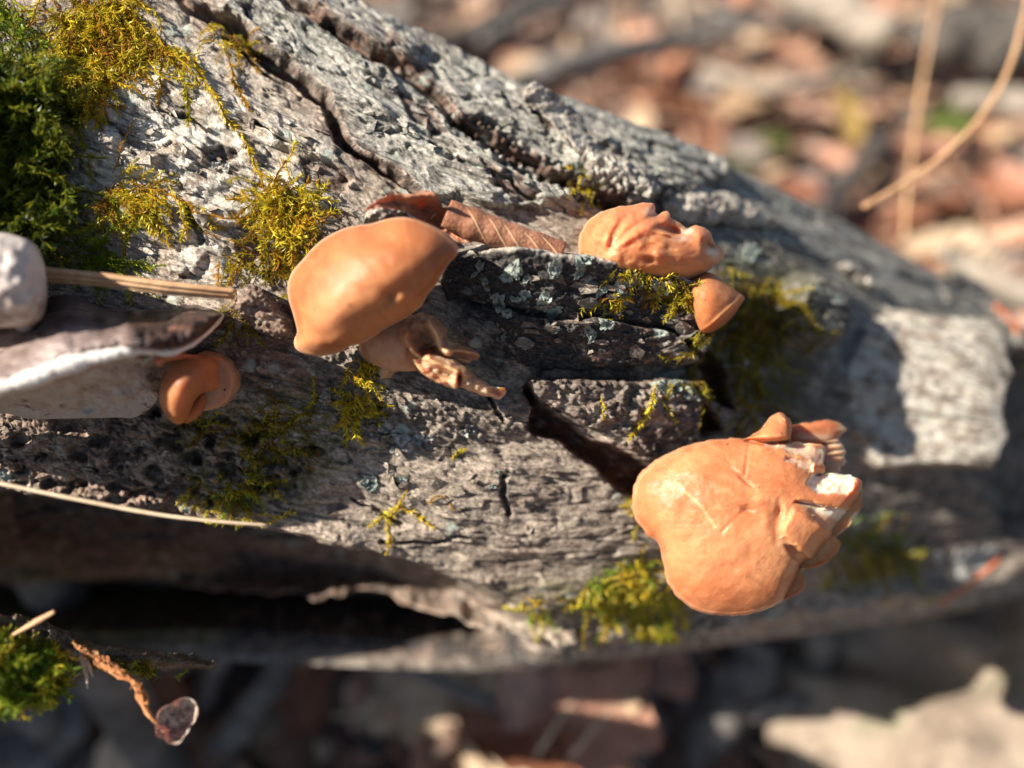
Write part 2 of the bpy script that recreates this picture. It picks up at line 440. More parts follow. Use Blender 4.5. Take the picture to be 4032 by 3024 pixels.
    h = h - 0.007 * lw * np.exp(-((py - np.interp(px, *zip(*LEDGE)) - 75 + 10 * vn(px / 50, 3.3, 2)) / 22.0) ** 2)
    h = h - 0.030 * side * sst(2505, 2560, py + 14 * fbm(px / 90, 2.2, 57, 2))
    # gaps where bark has fallen out
    sg = pdist(wx, wy, GAP, True); h = h - 0.013 * sst(-8, 26, sg)
    brown = sst(-14, 6, sg)
    for gq in SIDE_GAPS:
        s2 = pdist(wx, wy, gq, True); h = h - 0.009 * sst(-8, 30, s2); brown = np.maximum(brown, sst(-10, 10, s2))
    # knob and the sunlit plate further along
    h = h + 0.014 * sst(-15, 45, pdist(wx, wy, KNOB, True))
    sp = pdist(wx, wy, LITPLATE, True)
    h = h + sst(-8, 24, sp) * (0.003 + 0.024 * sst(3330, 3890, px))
    rg = sst(-10, 40, pdist(wx, wy, [(3900, 1320), (4500, 1560), (4500, 2150), (3960, 2130), (3890, 1900), (3905, 1700), (3915, 1500)], True)); h = h - 0.03 * rg
    # crumbly rotten zone low on the left, and granular zones
    zc = sst(-40, 40, pdist(px, py, CRUMB, True))
    h = h - zc * (0.0045 * sst(0.05, 0.4, fbm(px / 75, py / 60, 9, 3)) + 0.0016 * np.abs(fbm(px / 20, py / 18, 77, 2)))
    gran = np.maximum(sst(-50, 20, pdist(px, py, [(1250, 1380), (1560, 1400), (2080, 1560), (2090, 1700), (1700, 1780), (1300, 1700)], True)), 0.25 * sst(-30, 20, sp))
    g1, g2, gi = cells(px / 22, py / 19, 10)
    h = h + gran * 0.0016 * (gi - 0.3) * (1 - sst(0.3, 0.7, g1))
    # small pits
    g1, g2, gi = cells(px / 210, py / 170, 15)
    h = h - 0.0009 * (gi > 0.8) * (1 - sst(0.02, 0.10, g1 + 0.05 * vn(px / 14, py / 14, 5)))
    # swelling added out of view on the left to shade the moss
    h = h + 0.022 * sst(-60, 90, pdist(px, py, [(-900, 0), (-260, 60), (-190, 400), (-210, 800), (-500, 980), (-900, 900)], True))
    # masks
    dark = 0.9 * sst(-60, 60, pdist(px, py, [(1750, 950), (2750, 1050), (2820, 1500), (2300, 1600), (2050, 1500), (1800, 1450)], True))  # shade on the ridge front painted dark
    dark = np.maximum(dark, 0.75 * sst(-120, 120, pdist(px, py, [(2750, 950), (3200, 1000), (3350, 1250), (3300, 1700), (2950, 1650), (2750, 1400)], True)))  # shade beyond the end of the ridge painted in
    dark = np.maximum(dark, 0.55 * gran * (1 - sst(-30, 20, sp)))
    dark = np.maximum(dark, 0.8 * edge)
    dark = np.maximum(dark, 0.3 * rec); dark = np.maximum(dark, 0.5 * hollow); dark = np.maximum(dark, sst(2520, 2570, py) * (1 - sst(2200, 2600, px)))  # undercut flank and lower edge: shade painted into the colour
    dark = np.maximum(dark, 0.65 * sst(-60, 60, pdist(px, py, [(3350, 1850), (4100, 1780), (4200, 2200), (3400, 2320)], True)))  # painted shadow of the large split mushroom
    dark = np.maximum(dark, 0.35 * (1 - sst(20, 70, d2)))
    brown = np.maximum(brown, 0.8 * (1 - sst(12, 46, d2 + 12 * vn(px / 60, py / 60, 4))))
    brown = np.maximum(brown, 0.6 * (1 - sst(15, 60, d1)))
    dark = np.maximum(dark, 0.8 * rg); brown = np.maximum(brown, 0.75 * sst(-60, 60, pdist(px, py, [(920, 1130), (1150, 1180), (1180, 1400), (1350, 1500), (1200, 1560), (880, 1500)], True)))  # dark in the end gap deepens its shade by colour
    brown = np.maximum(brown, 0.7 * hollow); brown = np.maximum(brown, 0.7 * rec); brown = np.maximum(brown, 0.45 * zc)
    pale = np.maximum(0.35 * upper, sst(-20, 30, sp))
    pale = np.maximum(pale, 0.95 * sst(-150, 150, pdist(px, py, [(150, 150), (700, 100), (1300, 600), (1250, 850), (950, 1100), (500, 1080), (250, 700)], True)) * (1 - upper))
    for poly in ([(760, 760), (960, 700), (1020, 860), (880, 930), (760, 880)], [(560, 960), (960, 940), (960, 1110), (600, 1090)]):
        pale = np.maximum(pale, 0.8 * sst(-30, 30, pdist(px, py, poly, True)))
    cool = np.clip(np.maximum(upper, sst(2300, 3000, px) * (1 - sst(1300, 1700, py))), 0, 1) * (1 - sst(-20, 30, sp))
    moss = 0.8 * sst(-80, 60, pdist(px, py, [(-200, 200), (200, 500), (380, 850), (500, 1050), (-200, 1100)], True))
    for poly in ([(600, 1650), (1250, 1500), (1400, 1700), (1200, 2000), (800, 2000)], [(1950, 2330), (2600, 2200), (2750, 2450), (2100, 2450)], [(2800, 1000), (3200, 1050), (3150, 1650), (2850, 1500)], [(3250, 2080), (3600, 2120), (3550, 2280), (3250, 2250)], [(-100, 2380), (400, 2500), (900, 2580), (700, 2700), (-100, 2760)]):
        moss = np.maximum(moss, 0.7 * sst(-70, 60, pdist(px, py, poly, True)))
    return h, np.stack([dark, brown, pale], -1), moss, cool

# ---- slabs of bark that stand proud of the log: heights above the smooth log
RIDGE = [(1745, 1010), (1760, 965), (1800, 950), (1840, 955), (1950, 958), (2080, 975), (2200, 1000), (2330, 1012), (2450, 1028), (2540, 1045), (2620, 1075), (2690, 1118), (2735, 1150), (2745, 1190), (2730, 1240), (2760, 1290), (2765, 1350), (2745, 1430), (2640, 1450), (2450, 1440), (2300, 1470), (2150, 1460), (2020, 1450), (1960, 1400), (1850, 1320), (1760, 1220), (1730, 1100)]
RT = ([1540, 1640, 1700, 1780, 1840, 1950, 2080, 2200, 2330, 2450, 2540, 2620, 2690, 2770], [965, 962, 960, 956, 956, 958, 975, 1000, 1012, 1028, 1045, 1075, 1118, 1170])
GRAN = [(2075, 1492), (2200, 1488), (2330, 1495), (2480, 1500), (2600, 1490), (2740, 1500), (2800, 1560), (2760, 1600), (2740, 1700), (2760, 1760), (2640, 1780), (2560, 1815), (2480, 1780), (2330, 1690), (2200, 1620), (2110, 1575)]
def ridge_h(px, py):
    e = py - np.interp(px, *RT)
    h = 0.009 + 0.012 * sst(-4, 56, e) - 0.0225 * np.clip(e - 52, 0, 460) / 420
    h = h - 0.012 * (1 - sst(1780, 2060, px))
    lay = sst(-6, 8, e - 262 - 26 * vn(px / 130, 1.7, 3)) 
    h = h + 0.0035 * lay * sst(1950, 2100, px) - 0.0025 * np.exp(-((e - 250 - 26 * vn(px / 130, 1.7, 3)) / 9) ** 2)
    a, b = topf(px), botf(px)
    h = h + 0.0016 * fbm(px / 140, py / 50, 71, 4) + 0.0008 * fbm(px / 30, py / 18, 73, 3) + 0.0003 * vn(px / 8, py / 8, 75)
    f1, f2, cid = cells(px / 110 + 0.3 * vn(px / 60, py / 60, 2), py / 34, 23)
    return h + 0.0014 * (cid - 0.5) * sst(0.03, 0.14, f2 - f1)
def gran_h(px, py):
    g1, g2, gi = cells(px / 24, py / 20, 10)
    k1, k2, ki = cells(px / 44, py / 40, 12)
    return 0.0065 + 0.0020 * (gi - 0.2) * (1 - sst(0.25, 0.65, g1)) + 0.002 * (ki - 0.3) * (1 - sst(0.3, 0.6, k1)) + 0.002 * fbm(px / 120, py / 80, 81, 3) - 0.006 * sst(1600, 1850, py)
def surf_h(px, py):
    """height of whatever surface is outermost"""
    h = bark(px, py)[0]
    h = np.where(pdist(px, py, RIDGE, True) > 4, np.maximum(h, ridge_h(px, py)), h)
    return np.where(pdist(px, py, GRAN, True) > 4, np.maximum(h, gran_h(px, py)), h)
CLUMP = [(-260, 2400), (60, 2420), (200, 2455), (320, 2510), (430, 2540), (600, 2560), (760, 2580), (870, 2600), (850, 2632), (640, 2640), (480, 2632), (380, 2640), (320, 2690), (220, 2735), (100, 2750), (-260, 2760)]
def clump_z(px, py):
    return 0.1585 + 0.000022 * np.clip(px - 200, -300, 900) + 0.0022 * fbm(px / 70, py / 45, 311, 4) + 0.0009 * fbm(px / 20, py / 16, 313, 3)
def S(px, py, lift=0.0):
    """point on the outermost bark, lifted along the log's normal; also that normal"""
    P, n = base_pn(px, py)
    Q_ = P + n * (surf_h(px, py) + lift)[..., None]
    inc = pdist(px, py, CLUMP, True) > -25
    return np.where(inc[..., None], wld(px, py, clump_z(px, py) - lift), Q_), n

# ---- the log itself
LOGBASE = wld(2000, 1600, 0.24)
log = thing('fallen_log', LOGBASE, 'weathered grey fallen log with cracked bark, mushrooms and moss growing on it', 'log')
def build_log():
    pxs = np.r_[np.arange(-1500, -700, 70.0), np.arange(-700, -260, 20.0), np.arange(-260, 4330, 6.2), np.arange(4330, 5301, 60.0)]
    nf = 430
    sf = np.linspace(-0.97, 0.97, nf)
    ph = np.r_[np.linspace(-math.pi / 2, math.asin(-0.985), 14)[:-1], np.arcsin(np.sign(sf) * np.abs(sf)), np.linspace(math.asin(0.985), math.pi / 2, 14)[1:]]
    PX = pxs[:, None] + 0 * ph[None]
    a, b = topf(PX), botf(PX)
    t = np.sin(ph)[None] + 0 * PX
    PY = (a + b) / 2 + (b - a) / 2 * t
    P, n = base_pn(PX, PY)
    h, mk, ms, co = bark(PX.ravel(), PY.ravel())
    edge = sst(1.0, 0.985, np.abs(t))
    h = h.reshape(PX.shape) * (0.25 + 0.75 * edge)
    F = P + n * h[..., None]
    # the far side
    pb = np.linspace(math.pi / 2, 3 * math.pi / 2, 44)[1:-1]
    PXb = pxs[:, None] + 0 * pb[None]; tb = np.sin(pb)[None] + 0 * PXb
    a, b = topf(PXb), botf(PXb); PYb = (a + b) / 2 + (b - a) / 2 * tb
    zf = np.interp(PXb, PXT, ZF)
    zb = zf + BT + (BB - BT) * (tb * 0.5 + 0.5) + 0.085 * (-np.cos(pb)[None]) ** 0.8 + 0.003 * fbm(PXb / 150, tb * 9, 3)
    Bk = wld(PXb, PYb, zb)
    V = np.concatenate([F, Bk], 1); nr, nc = V.shape[:2]
    m0 = np.concatenate([mk.reshape(*PX.shape, 3), np.zeros((*PXb.shape, 3))], 1).reshape(-1, 3)
    ms = np.concatenate([ms.reshape(PX.shape), 0 * PXb], 1).ravel(); co = np.concatenate([co.reshape(PX.shape), 0 * PXb + 0.5], 1).ravel()
    f = grid_faces(nr, nc, True)
    v = V.reshape(-1, 3)
    # end caps
    c0, c1 = V[0].mean(0), V[-1].mean(0); v = np.vstack([v, c0, c1]); k = nr * nc
    cap = [[k, (j + 1) % nc, j, j] for j in range(nc)] + [[k + 1, (nr - 1) * nc + j, (nr - 1) * nc + (j + 1) % nc] + [(nr - 1) * nc + (j + 1) % nc] for j in range(nc)]
    faces = [tuple(q) for q in []]
    cap = np.array([[k, (j + 1) % nc, j] for j in range(nc)] + [[k + 1, (nr - 1) * nc + j, (nr - 1) * nc + (j + 1) % nc] for j in range(nc)])
    tri = np.concatenate([f[:, [0, 1, 2]], f[:, [0, 2, 3]], cap])
    z1 = np.zeros((2, 3)); z1[:, 1] = 1
    obj('bark', v, tri, BARK, log, attrs={'mask': np.vstack([m0, z1]), 'moss_stain': np.r_[ms, 0, 0], 'cool': np.r_[co, 0, 0], 'grain': np.vstack([np.concatenate([grain(PX, PY), grain(PXb, PYb) + [0, 0, 3.0]], 1).reshape(-1, 3), z1])})
build_log()

def slab(name, poly, top, bot, step, mat, parent, jag=10, attrs=None, seed=0, **kw):
    """a solid piece with the outline poly (pixels), made of a top sheet, a bottom sheet and walls between"""
    P = np.array(poly, float); x0, y0 = P.min(0) - 20; x1, y1 = P.max(0) + 20
    xs = np.arange(x0, x1, step); ys = np.arange(y0, y1, step)
    X, Y = np.meshgrid(xs, ys, indexing='ij')
    wx = X + jag * fbm(X / 45, Y / 45, 301 + seed, 3); wy = Y + jag * fbm(X / 45, Y / 45, 401 + seed, 3)
    sd = pdist(wx, wy, poly, True)
    ins = sd > 0
    # pull the outermost points onto the outline so that the edge is not stepped
    cell = ins[:-1, :-1] & ins[1:, :-1] & ins[:-1, 1:] & ins[1:, 1:]
    use = np.zeros_like(ins)
    for a in (0, 1):
        for b in (0, 1): use[a:a + cell.shape[0], b:b + cell.shape[1]] |= cell
    idx = -np.ones(ins.shape, int); idx[use] = np.arange(use.sum()); n = use.sum()
    px, py, s = X[use], Y[use], sd[use]
    T = top(px, py, s); B = bot(px, py, s)
    i, j = np.nonzero(cell)
    q = np.stack([idx[i, j], idx[i + 1, j], idx[i + 1, j + 1], idx[i, j + 1]], -1)
    ed = np.concatenate([q[:, [0, 1]], q[:, [1, 2]], q[:, [2, 3]], q[:, [3, 0]]])
    key = np.sort(ed, 1); u, inv, cnt = np.unique(key[:, 0] * n + key[:, 1], return_inverse=True, return_counts=True)
    be = ed[cnt[inv] == 1]
    f = np.concatenate([q, q[:, ::-1] + n, np.stack([be[:, 1], be[:, 0], be[:, 0] + n, be[:, 1] + n], -1)])
    A = {k: np.concatenate([fn(px, py, s)] * 2) for k, fn in (attrs or {}).items()}
    return obj(name, np.vstack([T, B]), f, mat, parent, attrs=A, **kw)

def on_log(hf):
    def fn(px, py, s):
        P, n = base_pn(px, py); return P + n * hf(px, py, s)[:, None]
    return fn
def near_log(off):
    return on_log(lambda px, py, s: bark(px, py)[0] + off)
def battr(mask, moss=0.0, cool=0.3):
    return {'mask': lambda px, py, s: np.stack([np.full(px.shape, q) if np.isscalar(q) else q(px, py) for q in mask], -1),
            'moss_stain': lambda px, py, s: np.full(px.shape, moss), 'cool': lambda px, py, s: np.full(px.shape, cool), 'grain': lambda px, py, s: grain(px, py)}

tag(slab('bark_ridge', RIDGE, on_log(lambda px, py, s: ridge_h(px, py) - 0.004 * (1 - sst(0, 16, s))), near_log(-0.004), 5.0, BARK, log, 9,
     battr((lambda x, y: 1.9 * sst(48, 80, y - np.interp(x, *RT)), lambda x, y: 0.75 * sst(190, 300, y - np.interp(x, *RT) + 40 * vn(x / 90, y / 90, 3)) * sst(2000, 2150, x), 0.35), 0.0, 0.5), seed=1),  # front below the lip darkened, its shade painted in
    'thick dark slab of bark standing proud, spotted with pale lichen')
slab('bark_plate', GRAN, on_log(lambda px, py, s: gran_h(px, py) - 0.003 * (1 - sst(0, 12, s))), near_log(-0.002), 5.0, BARK, log, 9,
     battr((0.62, 0.5, 0.4), 0.0, 0.2), seed=2)

slab('bark_clump', CLUMP, lambda px, py, s: wld(px, py, clump_z(px, py) + 0.004 * (1 - sst(0, 26, s))), lambda px, py, s: wld(px, py, clump_z(px, py) * 0 + 0.222), 5.0, BARK, log, 16, battr((0.55, 0.6, 0.3), 0.5, 0.2), seed=5)
# flake peeling off the upper edge of the log
PEEL = [(2046, 392), (2062, 352), (2086, 318), (2116, 322), (2130, 335), (2160, 348), (2200, 375), (2255, 425), (2310, 470), (2350, 485), (2420, 515), (2500, 560), (2570, 620), (2640, 665), (2680, 720), (2600, 705), (2520, 680), (2440, 650), (2360, 625), (2270, 600), (2235, 555), (2190, 515), (2150, 470), (2120, 440), (2085, 425)]
def peel_z(px, py, s):
    z = zlog(np.clip(px, 2000, 2800), np.maximum(py, topf(px) + 60))
    lift = 0.004 + 0.010 * (1 - sst(2050, 2500, px))
    return z - lift + 0.0012 * fbm(px / 60, py / 45, 91, 4) + 0.0006 * fbm(px / 18, py / 16, 93, 2) + 0.0015 * (1 - sst(0, 14, s))
slab('bark_flake', PEEL, lambda px, py, s: wld(px, py, peel_z(px, py, s)), lambda px, py, s: wld(px, py, peel_z(px, py, s) + 0.003), 4.5, BARK, log, 8, battr((0.05, 0.15, 0.75), 0.0, 0.45), seed=3)
SCALES = [
    ([(2590, 770), (2660, 755), (2760, 740), (2850, 760), (2960, 800), (3050, 850), (3080, 900), (2960, 900), (2850, 880), (2720, 880), (2620, 850)], 0.006, (0.05, 0.1, 0.9), 0.5),
    ([(2290, 600), (2420, 640), (2520, 690), (2590, 770), (2540, 800), (2480, 790), (2400, 760), (2310, 720), (2270, 650)], 0.005, (0.05, 0.15, 0.6), 0.8),
    ([(1450, 830), (1490, 800), (1560, 815), (1640, 850), (1660, 885), (1600, 905), (1500, 900), (1430, 880)], 0.012, (0.1, 0.2, 0.5), 0.6),
    ([(940, 1140), (1010, 1120), (1100, 1180), (1160, 1260), (1170, 1330), (1090, 1340), (1000, 1300), (930, 1220)], 0.006, (0.35, 0.6, 0.2), 0.0),
    ([(2070, 1520), (2090, 1610), (2085, 1670), (1960, 1640), (1900, 1590), (1960, 1550)], 0.003, (0.3, 0.2, 0.3), 0.1),
    ([(3300, 1050), (3340, 1035), (3420, 1090), (3470, 1125), (3440, 1140), (3360, 1100)], 0.008, (0.0, 0.1, 0.9), 0.3),
    ([(3700, 1090), (3800, 1150), (3900, 1230), (3990, 1330), (4040, 1400), (4040, 1330), (3950, 1200), (3850, 1120), (3760, 1070)], 0.006, (0.3, 0.0, 0.3), 0.9),
]
for q, (poly, hh, mkk, cl) in enumerate(SCALES):
    slab('bark_flake', poly, on_log(lambda px, py, s, hh=hh, q=q: bark(px, py)[0] + hh * (0.55 + 0.45 * sst(0, 40, s)) + 0.0010 * fbm(px / 40, py / 26, 500 + q, 4) + 0.0004 * vn(px / 9, py / 9, 510)), near_log(-0.002), 5.0, BARK, log, 12, battr(mkk, 0.0, cl), seed=10 + q)
# many small loose scales
def small_scales():
    regions = [([(1400, 150), (2500, 600), (2500, 800), (1900, 800), (1400, 500)], 60), ([(200, 200), (1300, 500), (1300, 900), (500, 900), (200, 600)], 55), ([(1250, 1500), (2400, 1900), (2000, 2250), (900, 1950)], 40), ([(2050, 1050), (2700, 1150), (2700, 1420), (2000, 1400)], 40), ([(2800, 900), (3900, 1200), (3300, 1700), (2850, 1500)], 20), ([(0, 1650), (1100, 1750), (900, 1980), (0, 1900)], 30), ([(1000, 2440), (2600, 2480), (2700, 2420), (3900, 2200), (3950, 2300), (2600, 2580), (1400, 2620)], 32)]
    items = []
    for poly, cnt in regions:
        P = np.array(poly); k = 0
        while k < cnt:
            cx, cy = rng.uniform(P.min(0), P.max(0))
            if pdist(np.array([cx]), np.array([cy]), poly, True)[0] < 10: continue
            k += 1
            m = rng.integers(7, 11); L = rng.uniform(14, 46); W = L * rng.uniform(0.3, 0.7); rot = math.radians(25 if cy < 950 else 8) + rng.normal(0, 0.35)
            th = np.sort(rng.uniform(0, 2 * np.pi, m)); rr = rng.uniform(0.65, 1.15, m)
            ex, ey = L * np.cos(th) * rr, W * np.sin(th) * rr
            items.append((np.r_[cx + ex * math.cos(rot) - ey * math.sin(rot), cx], np.r_[cy + ex * math.sin(rot) + ey * math.cos(rot), cy], np.r_[ex / L, 0], m))
    PX = np.concatenate([q[0] for q in items]); PY = np.concatenate([q[1] for q in items])
    base, n = S(PX, PY); _, mk, ms, co = bark(PX, PY); o = 0
    for px, py, e, m in items:
        b, nn, mk0, cc = base[o:o + m + 1], n[o:o + m + 1], mk[o:o + m + 1] * 0.7, co[o:o + m + 1]; o += m + 1
        T = b + nn * (rng.uniform(0.0004, 0.0012) + rng.normal(0, 0.0006) * e)[:, None]; B = b - nn * 0.0012
        f = []
        for j in range(m):
            j2 = (j + 1) % m
            f += [(j, j2, m), (j2, j, m + 1 + j), (j2, m + 1 + j, m + 1 + j2)]
        mk0[:, 2] = np.clip(mk0[:, 2] + rng.uniform(-0.3, 0.5), 0, 1); mk0[:, 1] = np.clip(mk0[:, 1] + rng.uniform(-0.4, 0.3), 0, 1)
        obj('bark_scale', np.vstack([T, B]), np.array(f), BARK, log, attrs={'mask': np.vstack([mk0, mk0]), 'moss_stain': np.zeros(2 * m + 2), 'cool': np.r_[cc, cc], 'grain': np.vstack([grain(px, py)] * 2)}, smooth=False)
small_scales()

# ------------------------------------------------------------------ mushrooms
def cap_material(name, c0, c1, c2, spec=0.42, rmin=-0.35):
    m = NT(name)
    t = m.attr('tone', 'Fac'); fl = m.attr('flesh', 'Fac')
    a = m.noise(60, 4, 0.6, dist=0.6); b = m.noise(420, 4, 0.65)
    c = m.ramp(a, [(0.34, c0), (0.5, c1), (0.68, c2)])
    c = m.mix(m.math('MULTIPLY', m.val(b, 0.52, 0.75), 0.35), c, c2)
    st = m.noise(1.0, 5, 0.6, vec=m.attr('polar', 'Vector'), dist=0.25)
    c = m.mix(m.math('MULTIPLY', m.val(st, 0.54, 0.74), 0.26), c, (0.70, 0.37, 0.18))
    c = m.mix(t, c, (0.68, 0.37, 0.185))
    c = m.mix(m.math('MULTIPLY', m.val(st, 0.46, 0.30), 0.3), c, (0.30, 0.095, 0.035))
    br_ = m.noise(130, 5, 0.7, dist=0.8)
    c = m.mix(m.math('MULTIPLY', m.val(br_, 0.54, 0.70), 0.55), c, (0.27, 0.085, 0.03))
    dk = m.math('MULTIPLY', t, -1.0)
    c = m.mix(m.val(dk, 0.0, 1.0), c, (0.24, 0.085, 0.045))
    c = m.mix(fl, c, m.ramp(b, [(0.3, (0.66, 0.47, 0.30)), (0.6, (0.86, 0.74, 0.56))]))
    sp = m.n('TexVoronoi', Scale=260.0); m.put(sp.inputs['Vector'], m.geo())
    c = m.mix(m.math('MULTIPLY', m.val(sp.outputs['Distance'], 0.09, 0.06), m.val(m.noise(90, 1), 0.5, 0.6)), c, (0.10, 0.04, 0.02))
    nb = m.bump(m.math('ADD', m.noise(300, 5, 0.6, dist=0.4), m.math('MULTIPLY', st, 0.45)), 0.4, 0.0006)
    nb = m.bump(m.noise(1900, 3, 0.6), 0.35, 0.00012, nb)
    m.set(Base_Color=c, Roughness=m.val(b, rmin, 1.9), Normal=nb)
    m.b.inputs['Roughness'].default_value = 0.4
    m.b.inputs['Subsurface Weight'].default_value = 0.75
    m.b.inputs['Subsurface Radius'].default_value = (1.0, 0.42, 0.18)
    m.b.inputs['Subsurface Scale'].default_value = 0.0045
    m.b.inputs['Specular IOR Level'].default_value = spec
    m.b.inputs['Coat Weight'].default_value = 0.05 if spec > 0.3 else 0.0; m.b.inputs['Coat Roughness'].default_value = 0.22
    return m.m
CAP = cap_material('mushroom_cap', (0.46, 0.15, 0.06), (0.55, 0.205, 0.085), (0.63, 0.285, 0.13), 0.28, -0.6)
CAPB = cap_material('mushroom_cap_brown', (0.33, 0.112, 0.044), (0.41, 0.152, 0.058), (0.50, 0.21, 0.084), 0.24, -0.75)
FLESH = cap_material('mushroom_flesh', (0.36, 0.18, 0.09), (0.47, 0.27, 0.145), (0.60, 0.40, 0.25))
def gill_material():
    m = NT('mushroom_gills')
    b = m.noise(300, 3); c = m.ramp(b, [(0.35, (0.42, 0.19, 0.07)), (0.65, (0.60, 0.34, 0.14))])
    m.set(Base_Color=c, Roughness=0.6)
    m.b.inputs['Subsurface Weight'].default_value = 0.4
    m.b.inputs['Subsurface Radius'].default_value = (1.0, 0.4, 0.15); m.b.inputs['Subsurface Scale'].default_value = 0.003
    return m.m
GILL = gill_material()

def cr(pts, off, s):
    """points read in an enlarged view -> photo pixels"""
    P = np.asarray(pts, float); return np.stack([off[0] + P[:, 0] * s, off[1] + P[:, 1] * s], -1)

def inflate(O):
    """height of a membrane blown up inside an outline (0 at the rim, 1 at its highest) as a sampler"""
    lo, hi = O.min(0) - 4, O.max(0) + 4; st = (hi - lo).max() / 110.0
    xs = np.arange(lo[0], hi[0] + st, st); ys = np.arange(lo[1], hi[1] + st, st); X, Y = np.meshgrid(xs, ys, indexing='ij')
    ins = pdist(X, Y, O, True) > 0; u = np.where(ins, 1.0, 0.0) * 300
    for q in range(2600):
        u[1:-1, 1:-1] = np.where(ins[1:-1, 1:-1], 0.25 * (u[2:, 1:-1] + u[:-2, 1:-1] + u[1:-1, 2:] + u[1:-1, :-2]) + 1, 0)
    u = u / u.max()
    def f(x, y):
        a = np.clip((x - xs[0]) / st, 0, len(xs) - 1.001); b = np.clip((y - ys[0]) / st, 0, len(ys) - 1.001); i = a.astype(int); j = b.astype(int); a = a - i; b = b - j
        return u[i, j] * (1 - a) * (1 - b) + u[i + 1, j] * a * (1 - b) + u[i, j + 1] * (1 - a) * b + u[i + 1, j + 1] * a * b
    return f

def cap(name, outline, centre, zplane, dome, mats, parent, back=0.004, nt=150, nr=34, pw=2.4, qw=0.5, extra=None, tone=None, flesh=None, backlift=0.0, rimflesh=0.0, sharp=False, jag=0.0, seed=0, blow=False, pole=None):
    """a closed cap: the outline swept to its centre, domed towards the front and hollow behind"""
    O = np.asarray(outline, float)
    if sharp:
        o2 = np.vstack([O, O[:1]]); s = np.r_[0, np.cumsum(np.hypot(*np.diff(o2, axis=0).T))]; q = np.linspace(0, s[-1], nt, endpoint=False)
        O = np.stack([np.interp(q, s, o2[:, 0]), np.interp(q, s, o2[:, 1])], -1)
    else: O = smooth_closed(O, nt)
    th = np.linspace(0, 2 * np.pi, nt, endpoint=False)
    if jag: O = O + jag * np.stack([fbm(O[:, 0] / 22, O[:, 1] / 22, 7 + seed, 2), fbm(O[:, 0] / 22, O[:, 1] / 22, 17 + seed, 2)], -1)
    c = np.asarray(centre, float)
    k = np.sin(np.linspace(0.02, 1, nr) * math.pi / 2)
    ker = np.exp(-0.5 * (np.arange(-nt // 2, nt // 2) / (nt * 0.055)) ** 2); ker /= ker.sum()
    Os = np.stack([np.real(np.fft.ifft(np.fft.fft(O[:, a]) * np.fft.fft(np.roll(ker, nt // 2 + nt % 2)))) for a in (0, 1)], -1)   # outline without its notches
    def ring(k):
        b = (k ** 4)[:, None, None]; return c + k[:, None, None] * (Os[None] * (1 - b) + O[None] * b - c)
    R_ = ring(k); X, Y = R_[..., 0], R_[..., 1]; KK = k[:, None] + 0 * X
    z0 = zplane(X, Y) if callable(zplane) else zplane
    g = np.clip(1 - KK ** pw, 0, 1) ** qw
    if blow:
        R9 = ring(np.minimum(k, 0.972)); g = np.sqrt(np.maximum(inflate(O)(R9[..., 0], R9[..., 1]), 0)) * np.sqrt(np.clip(1 - (np.clip((KK - 0.972) / 0.028, 0, 1)) ** 2, 0, 1))
    zf = z0 - dome * g
    if extra is not None: zf = zf + extra(X, Y, KK)
    Fv = wld(X, Y, zf)
    # the back: a shallower hollow
    kb = np.sin(np.linspace(1, 0.04, 14) * math.pi / 2)[1:]
    R_ = ring(kb); Xb, Yb = R_[..., 0], R_[..., 1]
    zb0 = zplane(Xb, Yb) if callable(zplane) else zplane
    Bv = wld(Xb, Yb, zb0 + back * (1 - kb[:, None] ** 3) ** 0.6 - backlift * (1 - kb[:, None] ** 2))
    V = np.concatenate([Fv, Bv], 0); n1 = nr + len(kb)
    f = grid_faces(n1, nt, True)[:, ::-1]
    ctr = wld(c[0], c[1], (zplane(*c) if callable(zplane) else zplane))
    v = V.reshape(-1, 3)
    v = np.vstack([v, Fv[0].mean(0), Bv[-1].mean(0)]); kk = n1 * nt
    tri = np.concatenate([f[:, [0, 1, 2]], f[:, [0, 2, 3]], np.array([[kk, (j + 1) % nt, j] for j in range(nt)][::1])[:, ::-1], np.array([[kk + 1, (n1 - 1) * nt + j, (n1 - 1) * nt + (j + 1) % nt] for j in range(nt)])[:, ::-1]])
    mi = np.zeros(len(tri), int); half = len(f)
    row = np.repeat(np.arange(n1 - 1), nt)
    mi[:half] = row >= nr + 1; mi[half:2 * half] = row >= nr + 1; mi[-nt:] = 1
    Xa = np.concatenate([X, Xb]); Ya = np.concatenate([Y, Yb]); Ka = np.concatenate([KK, kb[:, None] + 0 * Xb])
    isb = np.concatenate([np.zeros_like(X), np.ones_like(Xb)])
    tn = tone(Xa, Ya, Ka) if tone else 0 * Xa
    fl = flesh(Xa, Ya, Ka) if flesh else 0 * Xa
    fl = np.clip(fl + rimflesh * sst(0.965, 0.995, Ka) * (1 - isb), 0, 1)
    pl = np.asarray(c if pole is None else pole, float); tha = np.arctan2(Ya - pl[1], Xa - pl[0]); ra = np.hypot(Xa - pl[0], Ya - pl[1])
    fq = 15 * sst(10, 200, ra); po = np.stack([np.cos(tha) * fq, np.sin(tha) * fq, ra / 130.0], -1).reshape(-1, 3)
    at = {'polar': np.vstack([po, po[:2] * 0]), 'tone': np.r_[tn.ravel(), 0, 0], 'flesh': np.r_[fl.ravel(), fl.ravel()[0], 0]}
    return obj(name, v, tri, mats, parent, attrs=at, midx=mi)

